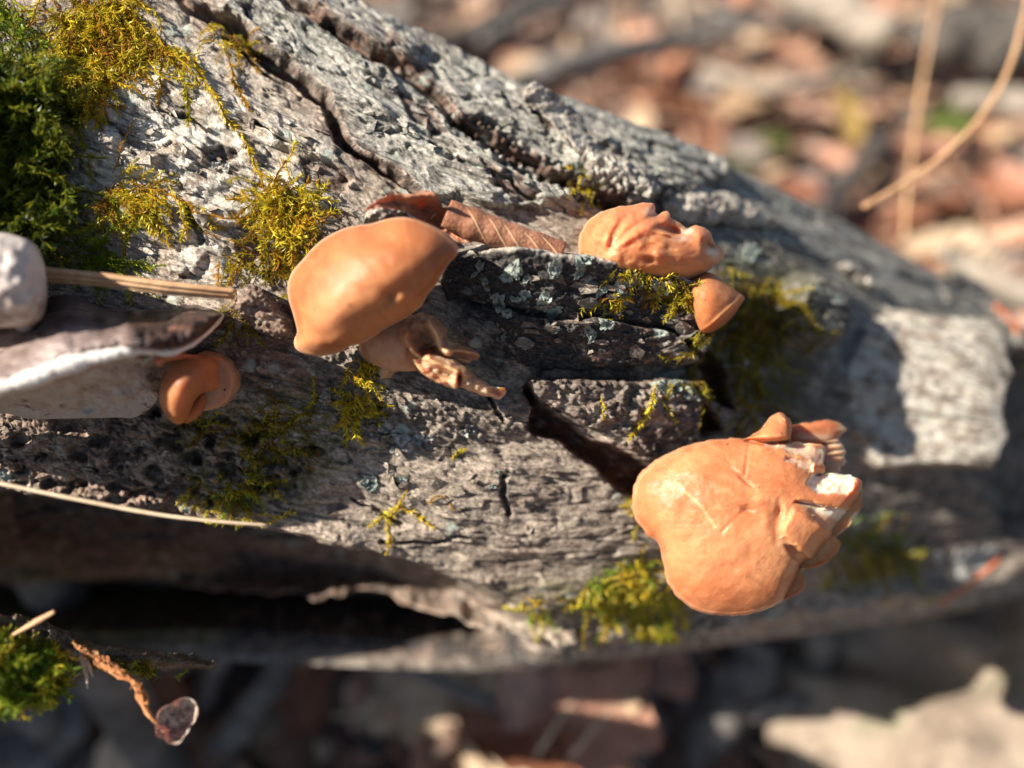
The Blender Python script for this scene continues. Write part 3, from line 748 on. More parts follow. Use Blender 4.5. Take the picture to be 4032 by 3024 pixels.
def gau(X, Y, x, y, r, r2=None, ang=0.0):
    c, s = math.cos(ang), math.sin(ang); dx, dy = X - x, Y - y
    a, b = dx * c + dy * s, -dx * s + dy * c
    return np.exp(-(a / r) ** 2 - (b / (r2 or r)) ** 2)
def crease(X, Y, line, wd):
    return np.exp(-(pdist(X, Y, line) / wd) ** 2)
def stem(name, path, rad, parent, mat=None, n=14, rough=0.08):
    P = smooth_line([wld(*p) for p in path], 14); r = np.interp(np.linspace(0, 1, 14), np.linspace(0, 1, len(rad)), rad)
    v, f = tube(P, r, n, rough, 3)
    return obj(name, v, f, mat or FLESH, parent, attrs={'tone': np.zeros(len(v)), 'flesh': np.full(len(v), 0.25)})

# --- the big brown cap at the centre left
A = lambda pts: cr(pts, (1000, 750), 0.5726)
m1 = thing('mushroom', wld(1480, 1230, 0.172), 'rounded glossy brown mushroom cap with torn flesh hanging beneath it', 'mushroom')
o1 = A([(275, 1050), (282, 1010), (298, 975), (282, 900), (262, 830), (240, 760), (230, 660), (262, 560), (330, 480), (400, 400), (480, 330), (600, 268), (700, 240), (800, 228), (860, 210), (930, 192), (1020, 183), (1110, 196), (1200, 230), (1290, 275), (1350, 320), (1395, 370), (1408, 410), (1390, 452), (1340, 505), (1300, 570), (1250, 650), (1190, 725), (1155, 790), (1100, 838), (1040, 880), (960, 922), (880, 965), (820, 1010), (740, 1052), (660, 1072), (600, 1108), (520, 1130), (430, 1140), (350, 1126), (292, 1095)])
MARG1 = A([(285, 1040), (400, 1045), (520, 1055), (640, 1010), (760, 960), (860, 890), (930, 830), (985, 770), (1060, 745), (1150, 690), (1230, 590), (1330, 480), (1395, 420)])
def ex1(X, Y, Kk):
    e = 0.0005 * fbm(X / 150, Y / 120, 3, 3)
    e = e + 0.0005 * sst(-15, 80, pdist(X, Y, np.vstack([MARG1, A([(1500, 1200), (200, 1300)])]), True)) * 1.0     # below the margin the cap turns in
    e = e - 0.0016 * gau(X, Y, 1300, 1230, 130, 90, -0.6) + 0.0018 * gau(X, Y, 1470, 905, 70, 50) + 0.0012 * gau(X, Y, 1560, 1170, 60, 30, -0.7)
    e = e + 0.0009 * gau(X, Y, 1540, 1160, 22) - 0.0010 * gau(X, Y, 1575, 1165, 24)
    L = crease(X, Y, MARG1, 24)
    s = (X - Y) / 11.0
    return e - 0.00008 * L * np.sin(s + 3 * vn(X / 30, Y / 30, 3)) - 0.0007 * L
def tn1(X, Y, Kk):
    low = sst(0, 40, pdist(X, Y, np.vstack([MARG1, A([(1500, 1200), (200, 1300)])]), True))
    t = 0.30 * low + 0.5 * gau(X, Y, 1180, 1360, 60, 26) + 0.38 * gau(X, Y, 1290, 1230, 90, 110) + 0.25 * gau(X, Y, 1390, 1130, 120, 60, -0.5)
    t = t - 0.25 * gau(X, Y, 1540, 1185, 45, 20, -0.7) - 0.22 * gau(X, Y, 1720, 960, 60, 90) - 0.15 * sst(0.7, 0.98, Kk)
    return np.clip(t, -1, 1)
cap('cap', o1, (1420, 1150), lambda X, Y: 0.158 - 0.000008 * (X - 1400) + 0.000006 * (Y - 1150), 0.014, [CAPB, GILL], m1, back=0.003, blow=True, nt=170, nr=44, extra=ex1, tone=tn1, rimflesh=0.25, pole=(1800, 1500))
stem('stem', [(1470, 1330, 0.172), (1560, 1345, 0.176), (1640, 1370, 0.182)], [0.010, 0.008, 0.007], m1, CAPB)
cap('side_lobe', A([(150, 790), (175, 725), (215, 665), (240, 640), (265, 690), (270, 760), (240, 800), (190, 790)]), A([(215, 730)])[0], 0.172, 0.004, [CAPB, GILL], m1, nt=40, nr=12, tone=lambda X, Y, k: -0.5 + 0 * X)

# --- torn mushroom under it: a stem cup with ragged flaps
T = lambda pts: cr(pts, (1450, 1150), 0.2712)
m2 = thing('torn_mushroom', wld(1700, 1400, 0.178), 'torn open mushroom remnant with ragged wet flaps pressed against the dark bark', 'mushroom')
up = T([(430, 640), (500, 520), (600, 380), (690, 300), (770, 285), (860, 320), (960, 350), (1030, 400), (1060, 460), (1140, 520), (1165, 580), (1150, 690), (1230, 715), (1290, 742), (1420, 790), (1540, 828), (1600, 868), (1622, 930), (1590, 975), (1500, 1005), (1420, 1032), (1330, 1005), (1240, 970), (1120, 945), (1000, 900), (900, 905), (800, 960), (700, 950), (620, 880), (520, 780)])
def ex2(X, Y, k):
    e = 0.0030 * gau(X, Y, *T([(800, 700)])[0], 42, 52) + 0.004 * gau(X, Y, *T([(900, 840)])[0], 36, 22)
    e = e - 0.003 * crease(X, Y, T([(560, 580), (540, 700), (640, 860), (760, 960)]), 13) - 0.0034 * crease(X, Y, T([(900, 480), (1000, 640), (1040, 800), (1160, 900)]), 15)
    e = e - 0.0022 * crease(X, Y, T([(1150, 860), (1350, 850), (1600, 900)]), 9) + 0.0015 * crease(X, Y, T([(1250, 900), (1500, 960)]), 10)
    e = e - 0.0012 * crease(X, Y, T([(780, 770), (850, 820), (960, 760)]), 5)
    return e + 0.0008 * fbm(X / 26, Y / 20, 5, 3)
cap('upper_flap', up, T([(860, 680)])[0], lambda X, Y: 0.1610 + 0.000022 * (X - 1680), 0.0035, [FLESH, FLESH], m2, back=0.003, nt=150, nr=40, pw=5, extra=ex2, jag=7,
    tone=lambda X, Y, k: np.clip(-0.1 - 0.4 * gau(X, Y, *T([(820, 680)])[0], 38, 45) - 0.5 * gau(X, Y, *T([(560, 500)])[0], 45, 60) + 0.3 * crease(X, Y, T([(900, 480), (1000, 640), (1040, 800)]), 16), -1, 1))  # overall and hollow darkening paints in the shade under the cap
lo = T([(625, 960), (690, 945), (740, 940), (820, 900), (920, 880), (1030, 900), (1180, 960), (1270, 990), (1370, 1040), (1440, 1100), (1520, 1180), (1600, 1250), (1740, 1330), (1850, 1400), (1930, 1415), (1970, 1383), (2002, 1430), (1988, 1490), (1900, 1552), (1780, 1530), (1600, 1482), (1450, 1425), (1320, 1385), (1310, 1405), (1200, 1392), (1060, 1340), (940, 1290), (800, 1200), (730, 1120), (680, 1050)])
def ex3(X, Y, k):
    e = -0.0026 * crease(X, Y, T([(870, 960), (980, 1030), (1140, 1090), (1330, 1160), (1400, 1190)]), 15) + 0.0016 * crease(X, Y, T([(760, 1020), (900, 1100), (1100, 1180), (1300, 1230)]), 15)
    e = e + 0.0035 * crease(X, Y, T([(1330, 1170), (1318, 1280), (1312, 1400)]), 7) - 0.0022 * crease(X, Y, T([(1280, 1180), (1270, 1300), (1270, 1390)]), 14)
    e = e + 0.0022 * gau(X, Y, *T([(1840, 1450)])[0], 26, 15, 0.5) - 0.0015 * crease(X, Y, T([(740, 1120), (900, 1250), (1100, 1340)]), 9)
    return e + 0.0007 * fbm(X / 24, Y / 18, 6, 3)
cap('lower_flap', lo, T([(1230, 1200)])[0], lambda X, Y: 0.1600 + 0.000016 * (X - 1720), 0.0032, [FLESH, FLESH], m2, back=0.003, nt=150, nr=40, pw=5, extra=ex3, jag=5,
    tone=lambda X, Y, k: np.clip(0.55 * crease(X, Y, T([(880, 970), (1000, 1040), (1150, 1100), (1330, 1160)]), 13) + 0.35 * gau(X, Y, *T([(1800, 1470)])[0], 40, 20, 0.5) - 0.45 * crease(X, Y, T([(760, 1180), (900, 1270), (1000, 1250)]), 24) - 0.4 * gau(X, Y, *T([(1500, 1260)])[0], 50, 20, 0.6), -1, 1))
stem('stem', [(1480, 1350, 0.172), (1560, 1345, 0.168), (1650, 1355, 0.166)], [0.005, 0.0065, 0.006], m2, CAPB)

# --- the bitten orange mushroom behind the bark ridge
M = lambda pts: cr(pts, (2200, 750), 0.3617)
m3 = thing('mushroom', wld(2540, 960, 0.180), 'orange mushroom with a jagged bitten edge, tucked behind the bark ridge', 'mushroom')
o3 = M([(235, 760), (218, 680), (215, 590), (235, 480), (290, 370), (380, 280), (500, 220), (650, 178), (800, 156), (920, 136), (1010, 136), (1043, 165), (1050, 225), (1085, 262), (1150, 226), (1205, 240), (1222, 300), (1290, 330), (1350, 372), (1392, 410), (1440, 408), (1480, 381), (1560, 400), (1640, 440), (1664, 500), (1695, 560), (1706, 600), (1750, 602), (1795, 640), (1803, 700), (1762, 762), (1700, 822), (1620, 880), (1500, 945), (1400, 985), (1200, 1000), (900, 990), (600, 960), (380, 900)])
def ex4(X, Y, k):
    g = lambda x, y, r, r2=None, a=0.0: gau(X, Y, *M([(x, y)])[0], r * 0.3617, (r2 or r) * 0.3617, a)
    e = 0.0010 * fbm(X / 90, Y / 70, 13, 3)
    e = e + 0.0008 * crease(X, Y, M([(560, 600), (600, 480), (690, 330), (740, 280)]), 12) - 0.0005 * crease(X, Y, M([(500, 620), (520, 470), (600, 320)]), 16)
    e = e + 0.0006 * crease(X, Y, M([(640, 560), (760, 440), (900, 340), (1040, 270)]), 12) - 0.0006 * crease(X, Y, M([(700, 560), (900, 440), (1110, 330)]), 16)
    e = e + 0.0042 * g(1260, 440, 120, 55, 0.4) + 0.0024 * g(1050, 260, 60, 40) + 0.002 * g(1420, 480, 90, 60)
    e = e - 0.0014 * g(1180, 330, 60, 60) - 0.0016 * g(1200, 480, 150, 22, 0.25) - 0.001 * g(1400, 500, 90, 40) - 0.002 * g(1560, 500, 110, 90, 0.5)
    e = e + 0.003 * g(1640, 600, 80, 40, 0.8) - 0.0014 * g(1090, 720, 80, 60) + 0.0012 * g(1000, 760, 70, 40)
    return e + 0.0002 * fbm(X / 30, Y / 26, 15, 2)
def tn4(X, Y, k):
    g = lambda x, y, r, r2=None, a=0.0: gau(X, Y, *M([(x, y)])[0], r * 0.3617, (r2 or r) * 0.3617, a)
    t = -0.30 * g(1100, 340, 160, 120) - 0.2 * g(900, 240, 250, 90) - 0.35 * g(1560, 480, 110, 90) - 0.4 * g(1040, 700, 110, 60, -0.3) + 0.25 * g(480, 600, 140, 130) + 0.2 * g(700, 500, 220, 60, -0.7)
    t = t + 0.35 * crease(X, Y, M([(880, 560), (1020, 500), (1180, 470)]), 9) + 0.3 * crease(X, Y, M([(480, 380), (520, 290), (600, 230)]), 10) + 0.3 * crease(X, Y, M([(1640, 700), (1700, 760)]), 14)
    return np.clip(t, -1, 1)
def fl4(X, Y, k):
    g = lambda x, y, r, r2=None, a=0.0: gau(X, Y, *M([(x, y)])[0], r * 0.3617, (r2 or r) * 0.3617, a)
    return np.clip(0.8 * g(1000, 230, 60, 40) + 0.8 * g(1390, 440, 60, 45) + 0.6 * g(1330, 530, 80, 25) + 0.9 * g(1660, 660, 50, 35) + 0.5 * g(1720, 700, 50, 60), 0, 0.9)
cap('cap', o3, M([(900, 560)])[0], lambda X, Y: 0.1735 + 0.000008 * (X - 2540), 0.013, [CAP, GILL], m3, back=0.006, nt=190, nr=46, blow=True, extra=ex4, tone=tn4, flesh=fl4, rimflesh=0.2, jag=3, pole=(2560, 1150))
o3b = M([(1390, 1050), (1450, 970), (1540, 915), (1625, 890), (1720, 930), (1850, 1030), (1950, 1105), (2012, 1150), (2024, 1180), (1985, 1240), (1900, 1370), (1820, 1450), (1720, 1522), (1620, 1552), (1550, 1535), (1500, 1440), (1440, 1250)])
RIM3 = M([(1560, 1540), (1660, 1490), (1760, 1400), (1860, 1310), (1950, 1230), (2020, 1165)])
def ex5(X, Y, k):
    e = 0.0045 * sst(0, 40, pdist(X, Y, np.vstack([RIM3, M([(2400, 1200), (1900, 1900), (1500, 1800)])]), True))
    return e - 0.0008 * crease(X, Y, RIM3 + [-6, -6], 8) + 0.0004 * fbm(X / 60, Y / 60, 4, 2)
m3b = thing('mushroom', wld(2800, 1180, 0.186), 'small tan mushroom stub with a narrow gill edge, poking out beside the mossy ridge end', 'mushroom')
cap('cap', o3b, M([(1700, 1200)])[0], lambda X, Y: 0.1755 + 0.00001 * (X - 2800), 0.009, [CAPB, GILL], m3b, blow=True, back=0.004, nt=90, nr=34, extra=ex5,
    tone=lambda X, Y, k: np.clip(0.15 * crease(X, Y, M([(1600, 1000), (1800, 1200), (1780, 1340), (1980, 1190)]), 22) - 0.55 * sst(0, 20, pdist(X, Y, np.vstack([RIM3, M([(2400, 1200), (1900, 1900), (1500, 1800)])]), True)), -1, 1))
stem('stem', [(2720, 1180, 0.176), (2710, 1160, 0.186), (2700, 1150, 0.200)], [0.006, 0.006], m3b, CAPB)
stem('stem', [(2420, 960, 0.180), (2400, 985, 0.190)], [0.008, 0.007], m3, CAP)

# --- the large split cap low on the right
Q = lambda pts: cr(pts, (2400, 1550), 0.5726)
m4 = thing('mushroom', wld(2850, 2000, 0.19), 'large pale orange mushroom cap split into lobes along one side, showing white flesh', 'mushroom')
o4 = Q([(155, 720), (168, 630), (215, 545), (300, 470), (400, 412), (520, 362), (640, 327), (760, 312), (880, 305), (945, 305), (1000, 268), (1045, 238), (1095, 172), (1150, 130), (1202, 140), (1245, 190), (1252, 260), (1250, 325), (1330, 335), (1440, 348), (1490, 375), (1470, 460), (1480, 535), (1440, 555), (1405, 565), (1440, 560), (1500, 546), (1590, 556), (1680, 568), (1735, 602), (1738, 700), (1732, 780), (1720, 818), (1695, 845), (1660, 895), (1610, 945), (1560, 978), (1556, 990), (1592, 1030), (1560, 1100), (1500, 1150), (1430, 1192), (1375, 1205), (1314, 1216), (1350, 1300), (1300, 1375), (1180, 1432), (1100, 1480), (980, 1512), (850, 1530), (720, 1522), (600, 1490), (500, 1430), (425, 1350), (390, 1270), (368, 1180), (352, 1090), (320, 1020), (250, 968), (190, 880), (160, 800)])
P_T1 = Q([(930, 318), (1000, 250), (1090, 150), (1160, 110), (1230, 150), (1275, 220), (1252, 332), (1100, 336), (1000, 330)])
P_BAND = Q([(1030, 348), (1130, 336), (1300, 338), (1500, 362), (1500, 480), (1440, 478), (1300, 430), (1180, 395)])
P_SM = Q([(1190, 455), (1215, 425), (1310, 442), (1400, 480), (1405, 540), (1360, 545), (1270, 490)])
P_WH = Q([(1370, 580), (1400, 556), (1500, 530), (1700, 555), (1668, 640), (1634, 702), (1540, 692), (1430, 690), (1350, 625)])
P_L4 = Q([(1255, 722), (1400, 748), (1500, 765), (1740, 818), (1640, 960), (1555, 985), (1480, 915), (1330, 790)])
P_L5 = Q([(1165, 990), (1190, 900), (1262, 768), (1330, 788), (1420, 868), (1555, 968), (1620, 1030), (1560, 1120), (1432, 1200), (1280, 1062), (1205, 1012)])
P_WED = Q([(1190, 1018), (1280, 1058), (1370, 1130), (1440, 1200), (1320, 1230), (1275, 1160), (1235, 1100)])
P_TURN = Q([(1090, 1560), (1150, 1400), (1195, 1270), (1262, 1130), (1330, 1075), (1400, 975), (1470, 915), (1590, 780), (1690, 660), (1730, 590), (2000, 600), (1900, 1300), (1400, 1600)])
def ex6(X, Y, k):
    g = lambda x, y, r, r2=None, a=0.0: gau(X, Y, *Q([(x, y)])[0], r * 0.5726, (r2 or r) * 0.5726, a)
    st = lambda poly, w=9: sst(-2, w, pdist(X, Y, poly, True))
    e = 0.0005 * fbm(X / 170, Y / 150, 23, 3)
    e = e + 0.0012 * g(930, 595, 60, 12, 0.7) + 0.0010 * g(940, 800, 46, 26, 0.4) + 0.0016 * g(1170, 810, 24, 60) + 0.0006 * g(1150, 930, 24, 80)
    e = e - 0.0006 * g(1040, 720, 60, 50) - 0.0004 * g(850, 690, 80, 30, 0.5) - 0.0005 * g(1080, 860, 30, 70)
    e = e + 0.0001 * crease(X, Y, Q([(770, 330), (800, 450), (900, 590)]), 10) + 0.0003 * crease(X, Y, Q([(960, 320), (945, 430), (930, 560)]), 7)
    e = e + 0.0002 * crease(X, Y, Q([(930, 800), (840, 880), (770, 950)]), 9) + 0.0006 * g(360, 1050, 120, 90)
    # flaps of the split side
    e = e - 0.0030 * st(P_T1, 26) - 0.0022 * g(1210, 172, 50, 26, 0.7) + 0.003 * crease(X, Y, Q([(945, 318), (1050, 338), (1240, 330)]), 7)
    rg_ = 10 * fbm(X / 26, Y / 26, 35, 2); st = lambda poly, w=14: sst(-4, w, pdist(X, Y, poly, True) + rg_)
    e = e + 0.0020 * st(P_BAND) + 0.0015 * st(P_SM) + 0.0022 * st(P_WH) * (1 + 0.25 * fbm(X / 18, Y / 18, 5, 3)) + 0.0026 * st(P_L4, 20) - 0.0012 * st(P_L5, 20) + 0.0024 * st(P_WED, 14)
    e = e + 0.0016 * crease(X, Y, Q([(1280, 745), (1420, 768), (1560, 792), (1720, 820)]), 5)
    e = e + 0.0190 * sst(-10, 120, pdist(X, Y, P_TURN, True))          # the right margin turns down
    return e + 0.00022 * fbm(X / 40, Y / 40, 25, 3)
def tn6(X, Y, k):
    t = 0.85 * crease(X, Y, Q([(380, 605), (460, 640), (540, 690), (620, 765), (690, 860), (725, 920)]), 6) + 0.45 * crease(X, Y, Q([(1060, 1110), (1120, 1080), (1190, 1020)]), 6)
    t = t + 0.25 * gau(X, Y, *Q([(900, 1100)])[0], 190, 110) + 0.15 * gau(X, Y, *Q([(620, 900)])[0], 90, 120) - 0.3 * gau(X, Y, *Q([(900, 560)])[0], 60, 90) - 0.3 * gau(X, Y, *Q([(1000, 820)])[0], 60, 40) + 0.4 * gau(X, Y, *Q([(1140, 740)])[0], 40, 26) - 0.16 * sst(0.8, 0.98, k)  # broad lightening paints a highlight glow on the cap centre
    t = t - 0.5 * gau(X, Y, *Q([(1210, 172)])[0], 26, 16, 0.7)
    return np.clip(t, -1, 1)
def fl6(X, Y, k):
    rg_ = 10 * fbm(X / 26, Y / 26, 35, 2); st = lambda poly, w=8: sst(-3, w, pdist(X, Y, poly, True) + rg_)
    up4 = sst(-10, 14, pdist(X, Y, Q([(1250, 720), (1500, 765), (1740, 820), (1620, 890), (1420, 815)]), True))
    return np.clip(0.5 * st(P_BAND) + 0.55 * st(P_SM) + st(P_WH) + 0.75 * st(P_L4) * up4 + 0.2 * st(P_L4), 0, 1)
cap4 = cap('cap', o4, Q([(840, 850)])[0], lambda X, Y: 0.1760 - 0.000002 * (X - 2850), 0.0125, [CAP, GILL], m4, back=0.004, nt=330, nr=78, blow=True, extra=ex6, tone=tn6, flesh=fl6, rimflesh=0.12, jag=5, pole=Q([(1480, 640)])[0])
def lobe(poly, c, z, dome=0.003, flesh=None, tone=0.0, gx=0.00002, pw=5, name='cap_lobe', par=None, **kw):
    P = Q(poly); cc = Q([c])[0]
    return cap(name, P, cc, lambda X, Y: z + gx * (X - cc[0]), dome, [CAP, FLESH], par or m4, back=0.002, nt=110, nr=26, pw=pw, qw=0.5, flesh=flesh, tone=(tone if callable(tone) else (lambda X, Y, k: tone + 0 * X)), sharp=True, jag=4, rimflesh=0.25, **kw)
lobe([(1225, 230), (1320, 202), (1400, 190), (1500, 178), (1580, 195), (1638, 245), (1605, 272), (1580, 300), (1540, 350), (1400, 360), (1230, 345)], (1410, 270), 0.183, 0.003, tone=-0.25, flesh=lambda X, Y, k: 0.6 * gau(X, Y, *Q([(1610, 240)])[0], 20, 20) + 0.4 * gau(X, Y, *Q([(1420, 300)])[0], 90, 14))
lobe([(1440, 330), (1560, 300), (1600, 350), (1632, 400), (1610, 440), (1632, 470), (1590, 500), (1580, 545), (1520, 565), (1440, 570), (1430, 450)], (1530, 440), 0.184, 0.0022, flesh=lambda X, Y, k: 0.6 + 0.35 * np.sin((Y - 1700) / 4.0 + X / 30), extra=lambda X, Y, k: 0.0010 * np.sin((Y - 1700) / 4.0 + X / 30), name='gill_edge', par=cap4)
stem('stem', [(3000, 2050, 0.188), (3000, 2080, 0.200), (2990, 2090, 0.212)], [0.014, 0.012, 0.011], m4, FLESH)

# --- the little curled one by the bracket
B5 = lambda pts: cr(pts, (0, 1000), 0.6103)
m5 = thing('mushroom', wld(740, 1540, 0.166), 'small orange mushroom curled under the lip of the bracket fungus', 'mushroom')
o5 = B5([(1075, 760), (1110, 680), (1240, 650), (1380, 670), (1412, 720), (1405, 780), (1422, 845), (1385, 880), (1310, 895), (1255, 950), (1225, 1020), (1180, 1090), (1125, 1094), (1060, 1030), (1026, 940), (1040, 840)])
cap('cap', o5, B5([(1180, 850)])[0], lambda X, Y: 0.1575 + 0.00002 * (X - 740), 0.010, [CAPB, GILL], m5, blow=True, back=0.005, nt=80, nr=28, extra=lambda X, Y, k: 0.006 * sst(0, 26, pdist(X, Y, B5([(1420, 850), (1300, 905), (1220, 1000), (1180, 1100), (1500, 1200), (1600, 800)]), True)) - 0.0008 * crease(X, Y, B5([(1240, 900), (1330, 880), (1415, 845)]), 7),
    tone=lambda X, Y, k: np.clip(-0.35 * sst(1570, 1480, Y) + 0.25 * gau(X, Y, *B5([(1120, 920)])[0], 60, 50), -1, 1))  # darker top: shadow of the bracket painted in
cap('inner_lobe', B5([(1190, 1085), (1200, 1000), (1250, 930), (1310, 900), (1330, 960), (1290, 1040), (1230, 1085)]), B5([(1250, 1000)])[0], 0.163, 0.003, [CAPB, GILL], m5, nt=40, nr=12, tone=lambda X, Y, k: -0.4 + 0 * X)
stem('stem', [(800, 1500, 0.163), (860, 1500, 0.172)], [0.006, 0.006], m5, CAPB)

# ------------------------------------------------------------------ bracket fungus
def bracket_material():
    m = NT('bracket_top'); z = m.attr('zone', 'Fac')
    a = m.noise(80, 5, 0.65); b = m.noise(600, 4, 0.7)
    c = m.ramp(a, [(0.3, (0.10, 0.065, 0.055)), (0.5, (0.24, 0.18, 0.16)), (0.7, (0.40, 0.33, 0.30))])
    c = m.mix(m.val(b, 0.35, 0.45), m.mix(0.5, c, (0.05, 0.035, 0.03)), c)
    dk = m.ramp(m.noise(220, 4, 0.7), [(0.38, (0.016, 0.010, 0.009)), (0.58, (0.05, 0.022, 0.015)), (0.74, (0.30, 0.14, 0.08))])
    bd = m.attr('band', 'Fac'); wv = m.n('TexNoise', Scale=1.0, Detail=3.0); cmb = m.n('CombineXYZ'); m.put(cmb.inputs[0], m.math('MULTIPLY', bd, 26.0)); m.put(cmb.inputs[1], m.math('MULTIPLY', a, 1.5)); m.put(wv.inputs['Vector'], cmb.outputs[0])
    c = m.mix(m.math('MULTIPLY', m.val(wv.outputs['Fac'], 0.46, 0.6), 0.55), c, (0.07, 0.04, 0.032))
    c = m.mix(z, c, dk)
    m.set(Base_Color=c, Roughness=0.55, Normal=m.bump(m.math('ADD', a, m.math('MULTIPLY', m.noise(260, 4, 0.7), z)), 0.8, 0.002))
    return m.m
BR_TOP = bracket_material()
def simple(name, stops, scale, bump=0.5, dist=0.0004, rough=0.75, bscale=None, spec=0.3):
    m = NT(name); a = m.noise(scale, 5, 0.65)
    m.set(Base_Color=m.ramp(a, stops), Roughness=rough, Normal=m.bump(m.noise(bscale or scale * 3, 4, 0.65), bump, dist))
    m.b.inputs['Specular IOR Level'].default_value = spec
    return m.m
BR_RIM = simple('bracket_rim', [(0.3, (0.55, 0.48, 0.42)), (0.55, (0.78, 0.74, 0.68))], 400, 0.7, 0.0006)
def pore_material():
    m = NT('bracket_pores'); v = m.n('TexVoronoi', Scale=1700.0); m.put(v.inputs['Vector'], m.geo())
    a = m.noise(90, 4); c = m.ramp(a, [(0.3, (0.38, 0.32, 0.255)), (0.6, (0.55, 0.48, 0.41))])
    c = m.mix(m.val(v.outputs['Distance'], 0.35, 0.1), c, m.mix(0.5, c, (0.2, 0.15, 0.11)))
    c = m.mix(m.math('MULTIPLY', m.val(m.noise(75, 4, 0.7), 0.48, 0.62), 0.6), c, (0.27, 0.17, 0.11))
    c = m.mix(m.val(m.noise(230, 3, 0.7), 0.60, 0.68), c, (0.13, 0.07, 0.045))
    m.set(Base_Color=c, Roughness=0.8, Normal=m.bump(v.outputs['Distance'], 0.5, 0.0003)); return m.m
BR_PORE = pore_material()
br = thing('bracket_fungus', wld(420, 1440, 0.165), 'brown bracket fungus with a white rim, pale pored underside and dark crusted tip', 'bracket fungus')
def bracket():
    n = 260
    U = np.linspace(0, 1, n)
    rim = smooth_line(B5([(-700, 1060), (-300, 960), (0, 868), (200, 810), (450, 712), (700, 645), (850, 612), (1060, 632), (1200, 600), (1330, 512), (1430, 400)]), n)
    back = smooth_line(B5([(-700, 560), (-300, 500), (0, 420), (250, 260), (480, 235), (640, 320), (850, 335), (1040, 330), (1180, 300), (1300, 312), (1425, 372)]), n)
    und = smooth_line(B5([(-700, 1180), (-300, 1100), (0, 1030), (200, 1065), (480, 1060), (740, 1055), (880, 1050), (1000, 960), (1060, 800), (1200, 640), (1428, 410)]), n)
    zr = np.interp(U, [0, 0.35, 0.7, 0.9, 1], [0.136, 0.138, 0.142, 0.150, 0.165])
    dz = 0.0004 * vn(U * 40, 0 * U, 3) + 0.0006 * vn(U * 14, 0 * U, 5)
    zb = zlog(back[:, 0], back[:, 1]) + 0.004
    zu = zlog(und[:, 0], und[:, 1]) - np.interp(U, [0, 0.72, 0.85, 1], [0.004, 0.004, 0.001, -0.002])
    # the top sheet
    s = np.linspace(0, 1, 30)
    X = back[:, None, 0] * (1 - s) + rim[:, None, 0] * s; Y = back[:, None, 1] * (1 - s) + rim[:, None, 1] * s
    Z = zb[:, None] * (1 - s) + zr[:, None] * s
    tip = sst(0.66, 0.72, U + 0.02 * vn(U * 9, 0 * U, 2))[:, None]
    bul = 0.010 * np.sin(np.pi * s ** 1.3)[None] * (0.5 + 0.5 * sst(0, 0.9, U)[:, None]) 
    Z = Z - bul - 0.0045 * tip * sst(0.25, 0.5, s)[None] * (1 - sst(0.9, 1, s)[None]) + 0.0012 * fbm(X / 60, Y / 30, 3, 3) + tip * 0.0018 * fbm(X / 35, Y / 35, 6, 3)
    v = wld(X, Y, Z).reshape(-1, 3)
    zone = (tip * sst(0.06, 0.2, s[None] + 0.12 * vn(X / 50, Y / 50, 8)) * (1 - sst(0.93, 0.97, s)[None]))
    for q in ((380, 1160, 40, 30), (430, 1205, 36, 14), (395, 1265, 34, 18), (190, 1200, 60, 50)):
        zone = np.maximum(zone, gau(X, Y, *q))
    bk = wld(X, Y, Z + 0.004).reshape(-1, 3)
    t = obj('cap', v, grid_faces(n, 30), BR_TOP, br, attrs={'zone': zone.ravel(), 'band': (s[None] + 0 * X).ravel()})
    # underside
    s = np.linspace(0, 1, 26); X = rim[:, None, 0] * (1 - s) + und[:, None, 0] * s; Y = rim[:, None, 1] * (1 - s) + und[:, None, 1] * s
    Z = zr[:, None] * (1 - s) + zu[:, None] * s + 0.0030 * np.sin(np.pi * s)[None] + 0.0022 * fbm(X / 70, Y / 40, 9, 4)
    v = wld(X, Y, Z).reshape(-1, 3)
    obj('pore_surface', v, grid_faces(n, 26), BR_PORE, br)
    # swollen white rim
    P = wld(rim[:, 0], rim[:, 1] + 4 * vn(U * 40, 0 * U, 7), zr - 0.0002)
    r = np.interp(U, [0, 0.3, 0.6, 0.7, 0.74, 0.9, 1], [0.0014, 0.0014, 0.0014, 0.0012, 0.0006, 0.0007, 0.0006]) * (1 + 0.18 * vn(U * 42, 0 * U, 9) + 0.15 * vn(U * 17, 0 * U, 19))
    v, f = tube(P, r, 12, 0.06, 4)
    obj('rim', v, f, BR_RIM, t)
bracket()
br2 = thing('bracket_fungus', wld(60, 1100, 0.150), 'pale knobbly bracket fungus nub beside the bright green moss', 'bracket fungus')
def pale_material():
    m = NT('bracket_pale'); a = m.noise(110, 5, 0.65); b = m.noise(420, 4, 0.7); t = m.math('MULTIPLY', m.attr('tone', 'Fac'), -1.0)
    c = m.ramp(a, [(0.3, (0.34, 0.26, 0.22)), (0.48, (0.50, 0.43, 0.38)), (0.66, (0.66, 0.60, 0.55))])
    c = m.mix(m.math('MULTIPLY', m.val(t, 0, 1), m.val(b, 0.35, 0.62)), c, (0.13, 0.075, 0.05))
    m.set(Base_Color=c, Roughness=0.7, Normal=m.bump(b, 0.7, 0.0008)); return m.m
PALE = pale_material()
o6 = [(-420, 940), (-200, 915), (0, 915), (70, 930), (130, 955), (165, 1010), (182, 1090), (184, 1170), (176, 1230), (150, 1268), (100, 1285), (30, 1290), (-60, 1290), (-250, 1290), (-430, 1200)]
cap('cap', o6, (-80, 1100), lambda X, Y: 0.147 + 0 * X, 0.012, [PALE, BR_PORE], br2, back=0.016, nt=90, nr=26, extra=lambda X, Y, k: 0.0012 * fbm(X / 50, Y / 50, 3, 3), tone=lambda X, Y, k: -0.9 * sst(1040, 1240, Y))
